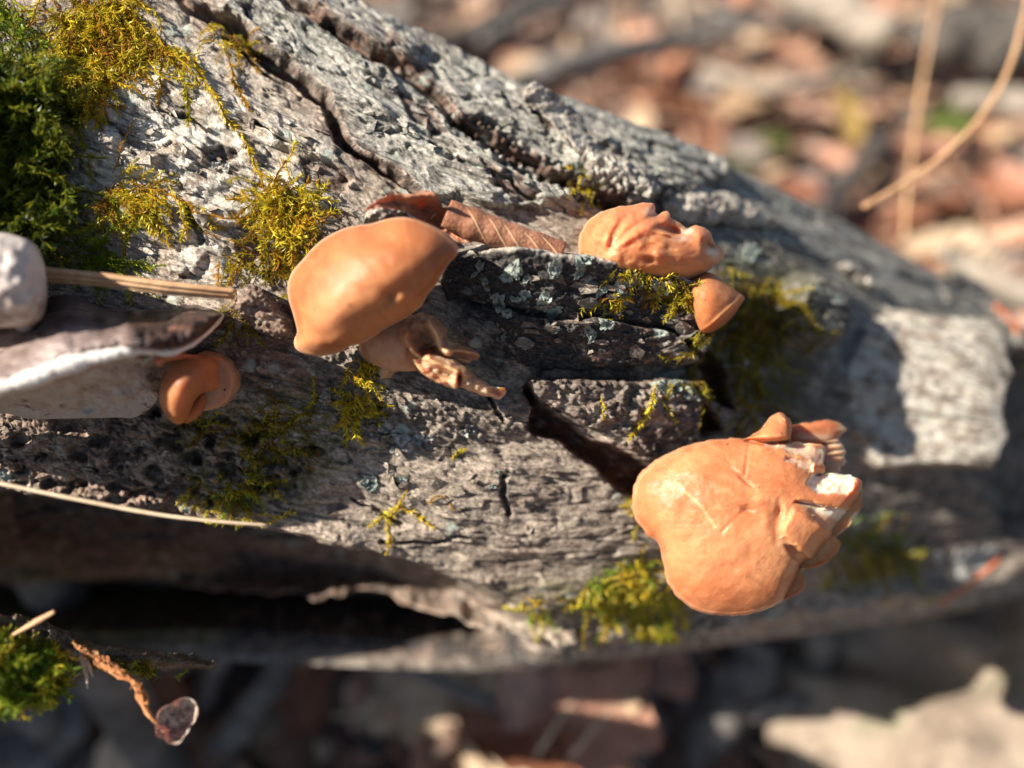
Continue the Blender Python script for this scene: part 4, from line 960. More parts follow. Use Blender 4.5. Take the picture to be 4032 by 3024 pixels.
cap('dark_edge', [(60, 1290), (95, 1255), (140, 1225), (150, 1260), (130, 1300), (90, 1310)], (110, 1270), 0.150, 0.002, [BR_TOP, BR_TOP], br2, nt=30, nr=8)

# ------------------------------------------------------------------ moss
def moss_material():
    m = NT('moss'); c = m.attr('tint')
    d = m.n('BsdfDiffuse'); m.put(d.inputs['Color'], c)
    t = m.n('BsdfTranslucent'); m.put(t.inputs['Color'], m.mix(0.4, c, (0.55, 0.55, 0.05)))
    g = m.n('BsdfGlossy', Roughness=0.35); 
    mx = m.n('MixShader', Fac=0.38); m.t.links.new(d.outputs[0], mx.inputs[1]); m.t.links.new(t.outputs[0], mx.inputs[2])
    m2_ = m.n('MixShader', Fac=0.025); m.t.links.new(mx.outputs[0], m2_.inputs[1]); m.t.links.new(g.outputs[0], m2_.inputs[2])
    m.t.links.new(m2_.outputs[0], m.out.inputs['Surface']); return m.m
MOSS = moss_material()
YEL = np.array([[0.44, 0.32, 0.02], [0.40, 0.34, 0.022], [0.32, 0.17, 0.015], [0.50, 0.42, 0.04], [0.30, 0.27, 0.02], [0.20, 0.10, 0.014]])
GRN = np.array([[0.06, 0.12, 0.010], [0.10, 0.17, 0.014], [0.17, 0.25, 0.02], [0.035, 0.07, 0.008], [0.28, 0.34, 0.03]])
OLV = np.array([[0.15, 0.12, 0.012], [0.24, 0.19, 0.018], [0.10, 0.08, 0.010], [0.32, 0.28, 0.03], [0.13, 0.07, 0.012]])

def strands(paths, size, tints, dens=1.0, fuzz=1.0):
    """paths: (n, m, 3) centre lines and (n, m, 3) normals -> leaflets as one mesh"""
    P, N = paths; n, m, _ = P.shape; V = []; F = []; C = []; o = 0
    for q in range(n):
        L = np.linalg.norm(np.diff(P[q], axis=0), axis=1); s = np.r_[0, np.cumsum(L)]
        if s[-1] < 1e-5 or L.max() > 0.012: continue
        k = max(6, int(s[-1] / (size[q] * 0.20) * dens))
        t = np.sort(rng.uniform(0, s[-1], k))
        p = np.stack([np.interp(t, s, P[q, :, a]) for a in range(3)], -1)
        T = np.stack([np.interp(t, s, np.gradient(P[q, :, a])) for a in range(3)], -1); T /= np.linalg.norm(T, axis=1)[:, None] + 1e-12
        nn = np.stack([np.interp(t, s, N[q, :, a]) for a in range(3)], -1)
        B = np.cross(T, nn); B /= np.linalg.norm(B, axis=1)[:, None] + 1e-12
        ps = rng.uniform(0, 2 * np.pi, k); ps = np.where(rng.random(k) < 0.65, rng.choice([0.35, math.pi - 0.35], k) + rng.normal(0, 0.35, k), ps)
        out = np.cos(ps)[:, None] * B + np.sin(ps)[:, None] * nn
        taper = (0.35 + 0.65 * np.sin(np.pi * np.clip(t / s[-1], 0, 1)) ** 0.5)
        fz = rng.uniform(0.45, 1.0, k) * fuzz
        D = T * rng.uniform(0.6, 1.0, k)[:, None] + out * fz[:, None]; D /= np.linalg.norm(D, axis=1)[:, None]
        l = size[q] * rng.uniform(0.7, 1.25, k) * taper; W = np.cross(D, out) + 0.3 * rng.normal(size=(k, 3)); W /= np.linalg.norm(W, axis=1)[:, None] + 1e-12
        w = l * 0.13; mid = p + D * (l * 0.42)[:, None]
        tip = p + D * l[:, None] + out * (l * rng.uniform(-0.15, 0.3, k))[:, None]
        v = np.stack([p, mid + W * w[:, None], tip, mid - W * w[:, None]], 1)
        V.append(v.reshape(-1, 3)); F.append(np.arange(4 * k).reshape(k, 4) + o); o += 4 * k
        c = tints[q] * rng.uniform(0.7, 1.35, (k, 1)); C.append(np.repeat(c, 4, 0))
        wv = np.cross(np.gradient(P[q], axis=0), N[q]); wv /= np.linalg.norm(wv, axis=1)[:, None] + 1e-12
        sr = size[q] * 0.10; rib = np.stack([P[q] - wv * sr, P[q] + N[q] * sr, P[q] + wv * sr], 1)
        V.append(rib.reshape(-1, 3)); F.append(grid_faces(m, 3) + o); o += 3 * m; C.append(np.tile(tints[q] * [0.85, 0.65, 0.7], (3 * m, 1)))
    return np.concatenate(V), np.concatenate(F), np.clip(np.concatenate(C), 0, 1)

def wander(starts, ang, length, m=9, curl=0.5, rise=0.002, lift=0.0004):
    n = len(starts); st = length[:, None] / (m - 1); a = ang[:, None] + curl * np.cumsum(rng.normal(0, 0.5, (n, m)), 1)
    x = starts[:, None, 0] + np.cumsum(st * np.cos(a), 1); y = starts[:, None, 1] + np.cumsum(st * np.sin(a), 1)
    px, py = x.ravel(), y.ravel()
    b, nn = S(px, py, 0.0); b = b.reshape(n, m, 3); nn = nn.reshape(n, m, 3)
    t = np.linspace(0, 1, m)[None]
    up = lift + rise * rng.uniform(0.0, 1.0, (n, 1)) * np.sin(np.pi * t * rng.uniform(0.5, 1.0, (n, 1)))
    return b + nn * up[..., None], nn

def moss_patch(poly, n, pal, label, size=0.0022, length=(60, 170), ang=1.5, spread=0.8, rise=0.003, pw=1.0, group=None, dens=1.0, lift=0.0004):
    n = int(n * (0.62 if 'golden' in label else 0.85 if 'cushion' in label else 0.40)); length = (length[0], length[1] * 1.1); rise = rise * (1 if 'cushion' in label else 0.5)
    P = np.array(poly, float); pts = []
    while len(pts) < n:
        c = rng.uniform(P.min(0), P.max(0), (400, 2)); sd = pdist(c[:, 0], c[:, 1], poly, True)
        clump = fbm(c[:, 0] / 70, c[:, 1] / 70, 88, 2)
        ok = c[(sd > 0) & (clump + rng.normal(0, 0.25, 400) > -0.1) & (rng.random(400) < sst(-5, 50, sd) * 0.9 + 0.1)]
        pts += list(ok)
    pts = np.array(pts[:n])
    pth = wander(pts, rng.normal(ang, spread, n), rng.uniform(*length, n), rise=rise, lift=lift)
    tint = 1.35 * pal[rng.integers(0, len(pal), n)]
    v, f, c = strands(pth, 0.60 * size * rng.uniform(0.7, 1.2, n), tint, dens)
    o = obj('moss_patch', v, f, MOSS, attrs={'tint': c}, smooth=False)
    return tag(o, label, 'moss', group, 'stuff')

def moss_strand(line, pal, label, size=0.0020, group=None, dens=1.2, lift=0.0008, branches=0):
    L = smooth_line(np.array(line, float), 22); L = L + np.stack([4 * vn(np.arange(22) * 0.6, np.zeros(22), int(L[0, 0])), 4 * vn(np.arange(22) * 0.6, np.ones(22), int(L[0, 1]))], -1)
    b, n = S(L[:, 0], L[:, 1], 0.0); t = np.linspace(0, 1, 22)
    b = b + n * (lift + 0.0006 * np.sin(np.pi * t * 2.3))[:, None]
    v, f, c = strands((b[None], n[None]), [size * 0.66], 1.3 * pal[rng.integers(0, len(pal), 1)], dens * 1.5, 0.8)
    o = obj('moss_strand', v, f, MOSS, attrs={'tint': c}, smooth=False)
    return tag(o, label, 'moss', group)

moss_patch([(120, -60), (520, -60), (600, 60), (760, 190), (740, 230), (560, 200), (460, 290), (380, 360), (300, 380), (240, 260), (160, 100)], 560, YEL, 'thick mat of golden yellow moss hanging over the upper edge of the log', 0.0025, (70, 200), 1.7, 0.6, 0.005)
moss_patch([(-80, -60), (110, -60), (110, 60), (60, 200), (-80, 260)], 110, GRN, 'dark green moss above the mossy corner of the log', 0.0026, (70, 190), 1.6, 0.8, 0.006)
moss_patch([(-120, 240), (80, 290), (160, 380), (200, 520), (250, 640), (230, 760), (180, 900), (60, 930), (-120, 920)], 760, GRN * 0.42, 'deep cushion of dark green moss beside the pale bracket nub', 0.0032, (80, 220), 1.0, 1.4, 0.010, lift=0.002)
moss_patch([(330, 700), (430, 670), (560, 610), (640, 650), (690, 760), (800, 780), (740, 830), (640, 860), (560, 900), (500, 800), (380, 800), (330, 770)], 190, YEL, 'fan of yellow green moss shoots across the pale bark', 0.0021, (80, 210), 0.9, 0.55, 0.003)
moss_patch([(160, 900), (300, 900), (420, 980), (530, 1030), (510, 1075), (330, 1050), (190, 1050)], 130, GRN[[1, 2, 4, 2]], 'bright green moss fringe just above the pine needles', 0.0024, (70, 170), 0.4, 0.7, 0.004)
moss_patch([(1000, 690), (1120, 690), (1210, 740), (1230, 860), (1180, 960), (1080, 930), (1020, 880), (980, 800)], 330, YEL, 'tuft of upright yellow moss beside the brown mushroom cap', 0.0026, (60, 150), 1.9, 1.1, 0.008, lift=0.001)
moss_patch([(830, 930), (1000, 900), (1180, 940), (1180, 1060), (1090, 1100), (950, 1060), (820, 1020)], 130, np.vstack([YEL[:3], OLV]), 'ragged olive moss between the yellow tuft and the brown mushroom', 0.0022, (60, 140), 1.6, 1.0, 0.003)
moss_patch([(930, 1130), (1000, 1110), (1060, 1160), (1010, 1240), (960, 1300), (900, 1400), (880, 1330), (910, 1220)], 70, OLV, 'olive moss tufts over the crust beside the bracket tip', 0.0020, (50, 120), 1.6, 0.7, 0.002)
moss_patch([(620, 1640), (820, 1650), (1000, 1600), (1130, 1560), (1200, 1640), (1180, 1780), (1060, 1830), (880, 1760), (700, 1740)], 200, OLV, 'olive moss creeping over the crumbly bark beneath the small mushroom', 0.0020, (50, 150), 0.6, 1.0, 0.002)
moss_patch([(740, 1880), (860, 1840), (1000, 1850), (1030, 1960), (1000, 2060), (880, 2010), (760, 1960)], 130, np.vstack([YEL[[1, 3]], GRN[[2, 4]], OLV]), 'green moss sprigs at the edge of the shaded flank of the log', 0.0022, (60, 150), 1.2, 0.8, 0.003)
moss_patch([(1390, 1370), (1440, 1370), (1450, 1500), (1440, 1600), (1380, 1660), (1270, 1680), (1300, 1580), (1370, 1500)], 130, YEL[[0, 1, 3, 4]], 'upright yellow green moss directly beneath the brown mushroom cap', 0.0024, (50, 130), 1.6, 0.7, 0.004)
moss_patch([(2380, 1060), (2480, 1070), (2580, 1100), (2680, 1140), (2720, 1190), (2680, 1260), (2600, 1180), (2480, 1130), (2380, 1100)], 150, np.vstack([YEL[[0, 1, 3]], OLV]), 'moss tufts along the top of the dark bark slab by the tan stub', 0.0020, (40, 100), 1.9, 0.9, 0.002)
moss_patch([(2300, 1180), (2420, 1180), (2540, 1190), (2530, 1215), (2400, 1225), (2290, 1215)], 50, YEL[[0, 2, 4]], 'short row of yellow moss on the dark bark slab', 0.0018, (30, 70), 1.4, 1.2, 0.001)
moss_patch([(2720, 1200), (2780, 1220), (2800, 1450), (2770, 1600), (2690, 1560), (2700, 1400)], 90, OLV, 'dark moss hanging from the broken end of the bark slab', 0.0020, (60, 160), 1.7, 0.5, 0.002)
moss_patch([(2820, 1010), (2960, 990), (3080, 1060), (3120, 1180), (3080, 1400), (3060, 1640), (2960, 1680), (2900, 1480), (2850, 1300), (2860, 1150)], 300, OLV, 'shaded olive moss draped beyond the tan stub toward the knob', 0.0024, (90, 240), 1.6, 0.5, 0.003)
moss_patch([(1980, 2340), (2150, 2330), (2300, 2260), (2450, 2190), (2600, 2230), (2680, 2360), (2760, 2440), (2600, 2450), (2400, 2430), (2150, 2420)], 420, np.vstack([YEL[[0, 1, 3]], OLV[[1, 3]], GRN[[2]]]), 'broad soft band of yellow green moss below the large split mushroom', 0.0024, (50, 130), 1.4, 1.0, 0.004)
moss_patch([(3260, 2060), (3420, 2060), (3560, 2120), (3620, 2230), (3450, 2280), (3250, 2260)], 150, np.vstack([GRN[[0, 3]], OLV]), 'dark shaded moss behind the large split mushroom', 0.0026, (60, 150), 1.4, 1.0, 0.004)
moss_patch([(-60, 2420), (110, 2440), (240, 2500), (310, 2560), (260, 2640), (120, 2680), (-60, 2740)], 520, np.vstack([GRN[[0, 1, 2, 4]], YEL[[3]]]), 'green moss cushion hanging off the lower edge of the log', 0.0030, (50, 130), 1.7, 0.45, 0.009, lift=0.002)
moss_patch([(380, 2570), (520, 2575), (620, 2580), (800, 2600), (780, 2625), (560, 2620), (400, 2620)], 130, np.vstack([GRN[[1, 2, 4]], OLV]), 'moss fringe on the lower edge beside the peeling strip', 0.0026, (30, 60), 1.6, 0.3, 0.004, lift=0.001)
moss_patch([(960, 2570), (1150, 2570), (1420, 2580), (1440, 2640), (1250, 2640), (1000, 2620)], 110, np.vstack([GRN[[1, 2]], OLV]), 'blurred moss tufts along the shaded lower ledge', 0.0026, (40, 110), 1.6, 0.8, 0.004, lift=0.001)
moss_patch([(2480, 1950), (2530, 1950), (2560, 2060), (2520, 2080), (2480, 2020)], 26, YEL[[0, 1, 3]], 'tiny moss sprig tucked against the large split mushroom', 0.0020, (40, 90), 1.8, 0.6, 0.002)
moss_patch([(2220, 640), (2320, 650), (2380, 700), (2360, 800), (2280, 780)], 34, YEL[[0, 1, 4]], 'moss sprigs in the crumbled fissure above the curled leaf', 0.0018, (40, 90), 1.8, 0.6, 0.002)
moss_patch([(860, 60), (960, 80), (980, 150), (960, 260), (900, 200), (830, 150)], 60, YEL, 'tangle of yellow moss at the mouth of the long black fissure', 0.0019, (50, 120), 1.2, 0.8, 0.003)
LONG = 'thin yellow moss strand trailing down the pale bark under the golden mat'
for ln in ([(135, 130), (125, 220), (140, 300)], [(245, 120), (250, 230), (235, 330)], [(465, 180), (455, 260), (445, 315)], [(640, 210), (632, 320), (625, 410)], [(300, 380), (315, 520), (340, 640), (360, 720)], [(720, 260), (735, 380), (745, 500)], [(340, 390), (380, 440), (420, 490)]):
    moss_strand(ln, YEL, LONG, 0.0022, 'hanging moss strands', 1.6)
moss_strand([(760, 210), (800, 320), (860, 400), (900, 480), (970, 560), (1000, 640), (1035, 720)], YEL, 'long moss strand running diagonally from the golden mat toward the yellow tuft', 0.0025, None, 2.2)
moss_strand([(900, 210), (920, 310), (950, 380), (990, 440)], YEL, 'moss strand below the tangle at the black fissure', 0.0022, None, 1.8)
FAN = 'slender moss shoot of the fan spreading over the pale bark'
for ln in ([(420, 760), (480, 830), (540, 920)], [(440, 750), (530, 820), (600, 930)], [(460, 740), (560, 800), (620, 860), (680, 950)], [(600, 760), (590, 840), (620, 920)], [(700, 800), (740, 860), (710, 950)]):
    moss_strand(ln, np.vstack([YEL[[0, 1, 3]], GRN[[4]]]), FAN, 0.0020, 'fan of moss shoots', 1.8)
for ln in ([(1600, 1930), (1570, 2000), (1530, 2060), (1535, 2120), (1525, 2180)], [(1565, 2000), (1510, 2040), (1450, 2080)], [(1570, 2005), (1640, 2030), (1710, 2085)]):
    moss_strand(ln, YEL[[0, 1, 3]], 'arm of the branching moss sprig lying alone on the bare lower bark', 0.0021, 'branching moss sprig', 1.6)
moss_strand([(1680, 1980), (1730, 1950), (1790, 2005)], YEL[[2, 4]], 'fine arched moss thread next to the branching sprig', 0.0015, None, 1.0)
moss_strand([(1780, 1820), (1800, 1790), (1840, 1770)], YEL[[1, 3]], 'short curved moss sprig near the pale lichen spots on the lower bark', 0.0017, None, 1.2)
moss_strand([(1440, 1520), (1470, 1620), (1510, 1700), (1530, 1740)], YEL[[1, 3]], 'thin moss shoot trailing from the tuft beneath the brown mushroom', 0.0018, None, 1.2)
moss_strand([(1230, 1480), (1240, 1550), (1200, 1620), (1120, 1680)], YEL[[1, 4]], 'wiry moss strand left of the tuft beneath the brown mushroom', 0.0016, None, 1.2)
moss_strand([(2560, 1500), (2530, 1620), (2500, 1680), (2460, 1730)], YEL, 'moss strand hanging over the granular bark plate', 0.0022, None, 1.8)
moss_strand([(2620, 1500), (2600, 1600), (2640, 1660)], OLV, 'dull moss strand crossing the granular bark plate by the lichen', 0.0020, None, 1.5)
moss_strand([(2350, 1560), (2360, 1620), (2355, 1650)], YEL[[1, 3]], 'tiny yellow sprig in the middle of the granular bark plate', 0.0014, None, 1.0)

# ------------------------------------------------------------------ lichen
LICHEN = simple('lichen', [(0.3, (0.24, 0.29, 0.25)), (0.5, (0.38, 0.44, 0.38)), (0.68, (0.54, 0.58, 0.52))], 700, 1.0, 0.0008, 0.95, None, 0.1)
LICHW = simple('lichen_white', [(0.3, (0.30, 0.30, 0.28)), (0.5, (0.48, 0.48, 0.45)), (0.68, (0.66, 0.66, 0.62))], 700, 1.0, 0.0008, 0.95, None, 0.1)
def lichen_mesh(cx, cy, r, mat, seed, lift=0.0009, el=1.0, rot=0.0):
    m = 26; th = np.linspace(0, 2 * np.pi, m, endpoint=False)
    R = r * (1 + 0.45 * vn(th * 1.6 + seed, np.full(m, seed * 1.7), 5) + 0.30 * vn(th * 3.4, np.full(m, seed * 0.7), 6))
    R[-2:] = (R[-2:] + R[:2]) / 2
    V = []; rings = (0.15, 0.55, 0.85, 1.0)
    for k in rings:
        ex, ey = R * k * np.cos(th), R * k * np.sin(th) * el
        V.append(np.stack([cx + ex * math.cos(rot) - ey * math.sin(rot), cy + ex * math.sin(rot) + ey * math.cos(rot)], -1))
    return np.array(V), m
def lichens(spots, mat, label, group, name='lichen'):
    data = [lichen_mesh(x, y, r, mat, 0.37 + q, el=rng.uniform(0.5, 1.0), rot=rng.uniform(0, 3.1)) for q, (x, y, r) in enumerate(spots)]
    PX = np.concatenate([d[0].reshape(-1, 2) for d in data]); b, n = S(PX[:, 0], PX[:, 1]); o = 0
    for (V, m), (x, y, r) in zip(data, spots):
        k = 4 * m; bb = b[o:o + k].reshape(4, m, 3); nn = n[o:o + k].reshape(4, m, 3); o += k
        hh = np.array([0.0004, 0.0004, 0.0005, 0.0007])[:, None] * (1 + 0.35 * rng.normal(size=(4, m)))
        T = bb + nn * hh[..., None]; skirt = bb[-1:] - nn[-1:] * 0.0006
        v = np.concatenate([T, skirt]).reshape(-1, 3); f = grid_faces(5, m, True)
        ctr = T[0].mean(0); v = np.vstack([v, ctr]); tri = np.concatenate([f[:, [0, 1, 2]], f[:, [0, 2, 3]], np.array([[5 * m, j, (j + 1) % m] for j in range(m)])])
        tag(obj(name, v, tri, mat), label, 'lichen', group)
rl = [(2000, 1085, 28), (1978, 1110, 20), (2050, 1120, 16), (2150, 1090, 34), (2250, 1070, 30), (2270, 1045, 20), (2240, 1110, 24), (2430, 1062, 14), (1960, 1200, 26), (2010, 1190, 22), (1990, 1240, 20), (2050, 1180, 18), (1940, 1180, 18), (2120, 1200, 34), (2170, 1240, 30), (2020, 1100, 22), (1900, 1120, 16), (2330, 1170, 20), (2400, 1160, 26), (2520, 1150, 24), (2560, 1165, 22), (2430, 1140, 18), (2360, 1290, 24), (2350, 1265, 18), (2290, 1310, 26), (2310, 1340, 22), (2170, 1300, 20), (2060, 1370, 13), (1980, 1330, 14), (2240, 1290, 14), (2470, 1150, 14), (1880, 1060, 22), (1860, 1090, 14)]
lichens(rl, LICHEN, 'ragged pale blue grey lichen flake on the dark bark slab', 'lichen flakes on the dark slab')
lichens([(2600, 1510, 42), (2640, 1520, 30), (2700, 1545, 34), (2690, 1560, 24)], LICHEN, 'mint green lichen rosette on the upper rim of the granular bark plate', 'mint lichen on the granular plate')
lichens([(1435, 1890, 24), (1455, 1910, 26), (1445, 1930, 18), (1420, 1880, 14)], LICHEN, 'whitish lichen spot on the bare lower bark near the branching moss', 'lichen spots on the lower bark')
lichens([(1585, 1895, 17), (1960, 1860, 9), (1940, 1915, 11), (1570, 1890, 12)], LICHEN, 'small lone lichen speck on the bare lower bark', 'lichen specks on the lower bark')
lichens([(1580, 1740, 30), (1640, 1740, 28), (1690, 1730, 22), (1610, 1770, 24), (1560, 1780, 22), (1550, 1710, 14), (1850, 1680, 16), (1830, 1710, 18), (1860, 1700, 14), (1290, 1540, 20), (1270, 1570, 16), (1520, 1690, 26)], LICHW, 'white crusty lichen scale on the granular lower bark', 'white lichen on the lower bark')
lichens([(860, 650, 22), (890, 660, 14), (1000, 715, 14), (840, 640, 12)], LICHW, 'white lichen chip above the pale bark patch', 'white lichen on the left face')
lichens([(2970, 980, 30), (2960, 1000, 24), (2780, 880, 20), (2870, 860, 22), (2880, 900, 18), (2560, 700, 14), (2290, 680, 16), (2270, 660, 12), (3040, 920, 30)], LICHEN, 'pale green lichen patch on the upper bark past the bitten mushroom', 'lichen on the upper bark')
lichens([(3850, 2200, 50), (3790, 2220, 40), (3900, 2180, 34), (3700, 2200, 26)], LICHW, 'bright blurred lichen tuft near the red needle', 'bright lichen near the red needle')

# ------------------------------------------------------------------ curled dry leaf lying in the groove
def leaf_mat(name, c0, c1, c2, sc_=120):
    m = NT(name); a = m.noise(sc_, 5, 0.65); v = m.n('TexVoronoi', Scale=900.0); v.feature = 'DISTANCE_TO_EDGE'; m.put(v.inputs['Vector'], m.geo())
    c = m.ramp(a, [(0.32, c0), (0.5, c1), (0.7, c2)])
    c = m.mix(m.math('MULTIPLY', m.val(m.noise(330, 4, 0.7), 0.55, 0.66), 0.7), c, (0.10, 0.045, 0.025))
    c = m.mix(m.val(v.outputs['Distance'], 0.10, 0.0), c, m.mix(0.45, c, (0.12, 0.05, 0.03)))
    m.set(Base_Color=c, Roughness=0.6, Normal=m.bump(v.outputs['Distance'], 0.5, 0.0004))
    m.b.inputs['Subsurface Weight'].default_value = 0.25; m.b.inputs['Subsurface Scale'].default_value = 0.001
    return m.m
CURL = leaf_mat('curled_leaf', (0.20, 0.085, 0.045), (0.34, 0.145, 0.075), (0.48, 0.24, 0.14))
VEIN = simple('leaf_vein', [(0.3, (0.44, 0.24, 0.12)), (0.7, (0.58, 0.36, 0.20))], 300, 0.2)
E6 = lambda pts: cr(pts, (1400, 700), 0.4069)
lf = thing('curled_leaf', wld(1850, 900, 0.165), 'curled russet dry leaf with pale veins lying in the groove behind the mushrooms', 'leaf')
def zgrv(px, py):
    b, n = S(np.atleast_1d(px), np.atleast_1d(py)); 
    d = (b - np.array([0, 0, CAMH])); return d[:, 1] * CP - d[:, 2] * SP
def rolled():
    n, m = 60, 30
    ax = smooth_line(E6([(880, 340), (1100, 430), (1300, 500), (1550, 585), (1800, 655), (2010, 715)]), n)
    rad = np.interp(np.linspace(0, 1, n), [0, 0.25, 0.6, 1], [130, 155, 130, 92]) * 0.4069
    perp = np.stack([-np.gradient(ax[:, 1]), np.gradient(ax[:, 0])], -1); perp /= np.linalg.norm(perp, axis=1)[:, None]
    perp = -perp                                  # pointing up in the picture
    z0 = np.interp(np.linspace(0, 1, n), [0, 1], [0.1585, 0.1640])
    th = np.linspace(math.radians(-150), math.radians(160), m)
    r = rad[:, None] * (1 - 0.12 * (th[None] - th[0]) / 5.0) * (1 + 0.035 * np.sin(np.linspace(0, 34, n))[:, None]) * (1 + 0.05 * fbm(np.linspace(0, 8, n)[:, None] + 0 * th, th[None] * 1.5 + 0 * rad[:, None], 3, 2))
    X = ax[:, None, 0] + perp[:, None, 0] * np.cos(th + 1.57)[None] * -r; Y = ax[:, None, 1] + perp[:, None, 1] * np.cos(th + 1.57)[None] * -r
    Z = z0[:, None] - np.cos(th)[None] * r * K * 0.17
    v = wld(X, Y, Z); return v, n, m, ax, rad, perp, z0
v, n, m, ax, rad, perp, z0 = rolled()
vv = v.reshape(-1, 3)
roll = obj('blade', vv, grid_faces(n, m), CURL, lf)
sol = roll.modifiers.new('thick', 'SOLIDIFY'); sol.thickness = 0.0003
for s in (0.27, 0.45, 0.58, 0.76, 0.92):
    th = np.linspace(math.radians(-115), math.radians(85), 20)
    u = np.clip(s + 0.05 * np.sin((th + 2.0) / 3.5 * 2.6) - 0.13 * (th + 0.4), 0.02, 0.985) * (n - 1)
    i0 = np.floor(u).astype(int); fr = (u - i0)[:, None]
    j = (th - math.radians(-150)) / math.radians(310) * (m - 1); j0 = np.floor(j).astype(int); fj = (j - j0)[:, None]
    P = (v[i0, j0] * (1 - fr) + v[i0 + 1, j0] * fr) * (1 - fj) + (v[i0, j0 + 1] * (1 - fr) + v[i0 + 1, j0 + 1] * fr) * fj
    P = P + (np.array([0, 0, CAMH]) - P) * 0.0012; a, b = tube(P, np.linspace(0.00034, 0.00020, 20), 6); obj('vein', a, b, VEIN, roll)
FLAT = E6([(70, 332), (130, 272), (185, 222), (215, 196), (250, 190), (300, 172), (345, 146), (400, 146), (455, 148), (520, 152), (590, 150), (620, 128), (680, 118), (740, 130), (790, 175), (825, 240), (850, 285), (930, 270), (990, 300), (1060, 360), (1110, 400), (1150, 450), (1180, 510), (1205, 560), (1200, 615), (1000, 640), (900, 560), (640, 430), (480, 330), (250, 300)])
def flat_z(px, py, s):
    z = 0.1560 + 0.000012 * (px - 1500) - 0.004 * sst(60, 0, s) * sst(900, 760, py)
    return z - 0.0045 * gau(px, py, 1690, 770, 60, 30) + 0.0012 * fbm(px / 60, py / 50, 3, 3) + 0.003 * gau(px, py, 1720, 870, 90, 40, 0.6)
lobe_l = slab('leaf_lobe', FLAT, lambda px, py, s: wld(px, py, flat_z(px, py, s)), lambda px, py, s: wld(px, py, flat_z(px, py, s) + 0.0004), 4.0, CURL, lf, 5, seed=31)
for ln in (E6([(480, 292), (560, 240), (640, 192), (690, 180)]), E6([(720, 400), (800, 330), (850, 300)]), E6([(250, 250), (330, 200), (400, 165)]), E6([(860, 480), (980, 380), (1060, 370)])):
    L = smooth_line(ln, 14); a, b = tube(wld(L[:, 0], L[:, 1], flat_z(L[:, 0], L[:, 1], np.full(14, 99.)) - 0.0002), 0.00026, 6); obj('vein', a, b, VEIN, lobe_l)

# ------------------------------------------------------------------ needles and dry bits
NEEDLE = simple('needle', [(0.3, (0.36, 0.19, 0.09)), (0.6, (0.56, 0.35, 0.19))], 160, 0.3, rough=0.5)
NEEDLEP = simple('needle_pale', [(0.3, (0.46, 0.34, 0.22)), (0.6, (0.60, 0.47, 0.32))], 160, 0.3, rough=0.5)
NEEDLER = simple('needle_red', [(0.3, (0.42, 0.10, 0.04)), (0.6, (0.60, 0.20, 0.08))], 160, 0.3, rough=0.5)
def needle(name, pts, r, mat, label, cat, group=None, taper=(1, 1), n=40, flat=0.7):
    P = smooth_line([wld(*p) for p in pts], n); rr = r * np.interp(np.linspace(0, 1, n), np.linspace(0, 1, len(taper)), taper)
    rr = rr * (1 + 0.10 * vn(np.arange(n) * 0.35, np.full(n, pts[0][0] * 0.01), 3)); v, f = tube(P, rr, 8, 0.08, 2, flat); return tag(obj(name, v, f, mat), label, cat, group)
for q, (dy, dz, ex) in enumerate(((0, 0, 930), (22, 0.0004, 915), (40, 0.0012, 925))):
    needle('pine_needle', [(140, 1060 + dy * 0.9, 0.152 + dz), (400, 1085 + dy * 0.8, 0.152 + dz), (650, 1118 + dy * 0.75, 0.153 + dz), (ex, 1146 + dy * 0.62, 0.156 + dz)], 0.00068, NEEDLE, 'tan pine needle of the bundle lying above the bracket fungus', 'pine needle', 'needles above the bracket', (1, 1, 1, 0.8))
needle('pine_needle', [(-60, 1890, 0.150), (250, 1955, 0.1505), (600, 2022, 0.152), (850, 2052, 0.153), (1060, 2068, 0.155)], 0.00040, NEEDLEP, 'single pale pine needle across the shaded flank of the log', 'pine needle', None, (0.9, 1, 1, 0.7))
needle('pine_needle', [(3400, 815, 0.245), (3560, 720, 0.25), (3740, 590, 0.255), (3870, 450, 0.262), (3960, 300, 0.27), (4020, 120, 0.275), (4060, -80, 0.28)], 0.0010, NEEDLE, 'long bowed tan needle arching up past the end of the log', 'pine needle', None, (0.9, 1, 0.9, 0.8), 60)
needle('grass_stalk', [(3560, 930, 0.36), (3580, 700, 0.37), (3620, 400, 0.39), (3700, -60, 0.42)], 0.0011, NEEDLE, 'blurred reddish dry stem standing behind the bowed needle', 'stem', None, (1, 1))
needle('pine_needle', [(3940, 2200, 0.262), (3830, 2290, 0.262), (3700, 2380, 0.262)], 0.0007, NEEDLER, 'short red needle on the lower edge of the log', 'pine needle')
needle('pine_needle', [(3920, 1200, 0.285), (3990, 1280, 0.285), (4060, 1380, 0.285)], 0.0011, NEEDLER, 'orange needle beyond the far sunlit plate of bark', 'pine needle')
needle('pine_needle', [(50, 2500, 0.150), (130, 2455, 0.150), (215, 2408, 0.150)], 0.0005, NEEDLE, 'short orange needle sticking out of the hanging green moss', 'pine needle', None, (0.6, 1, 1.3, 0.8))
needle('dry_scrap', [(620, 1432, 0.150), (640, 1412, 0.150), (690, 1404, 0.151), (770, 1404, 0.154), (880, 1416, 0.160)], 0.00028, NEEDLER, 'orange dry thread crossing above the small curled mushroom', 'thread', None, (3.6, 3.0, 0.9, 0.8, 0.7))

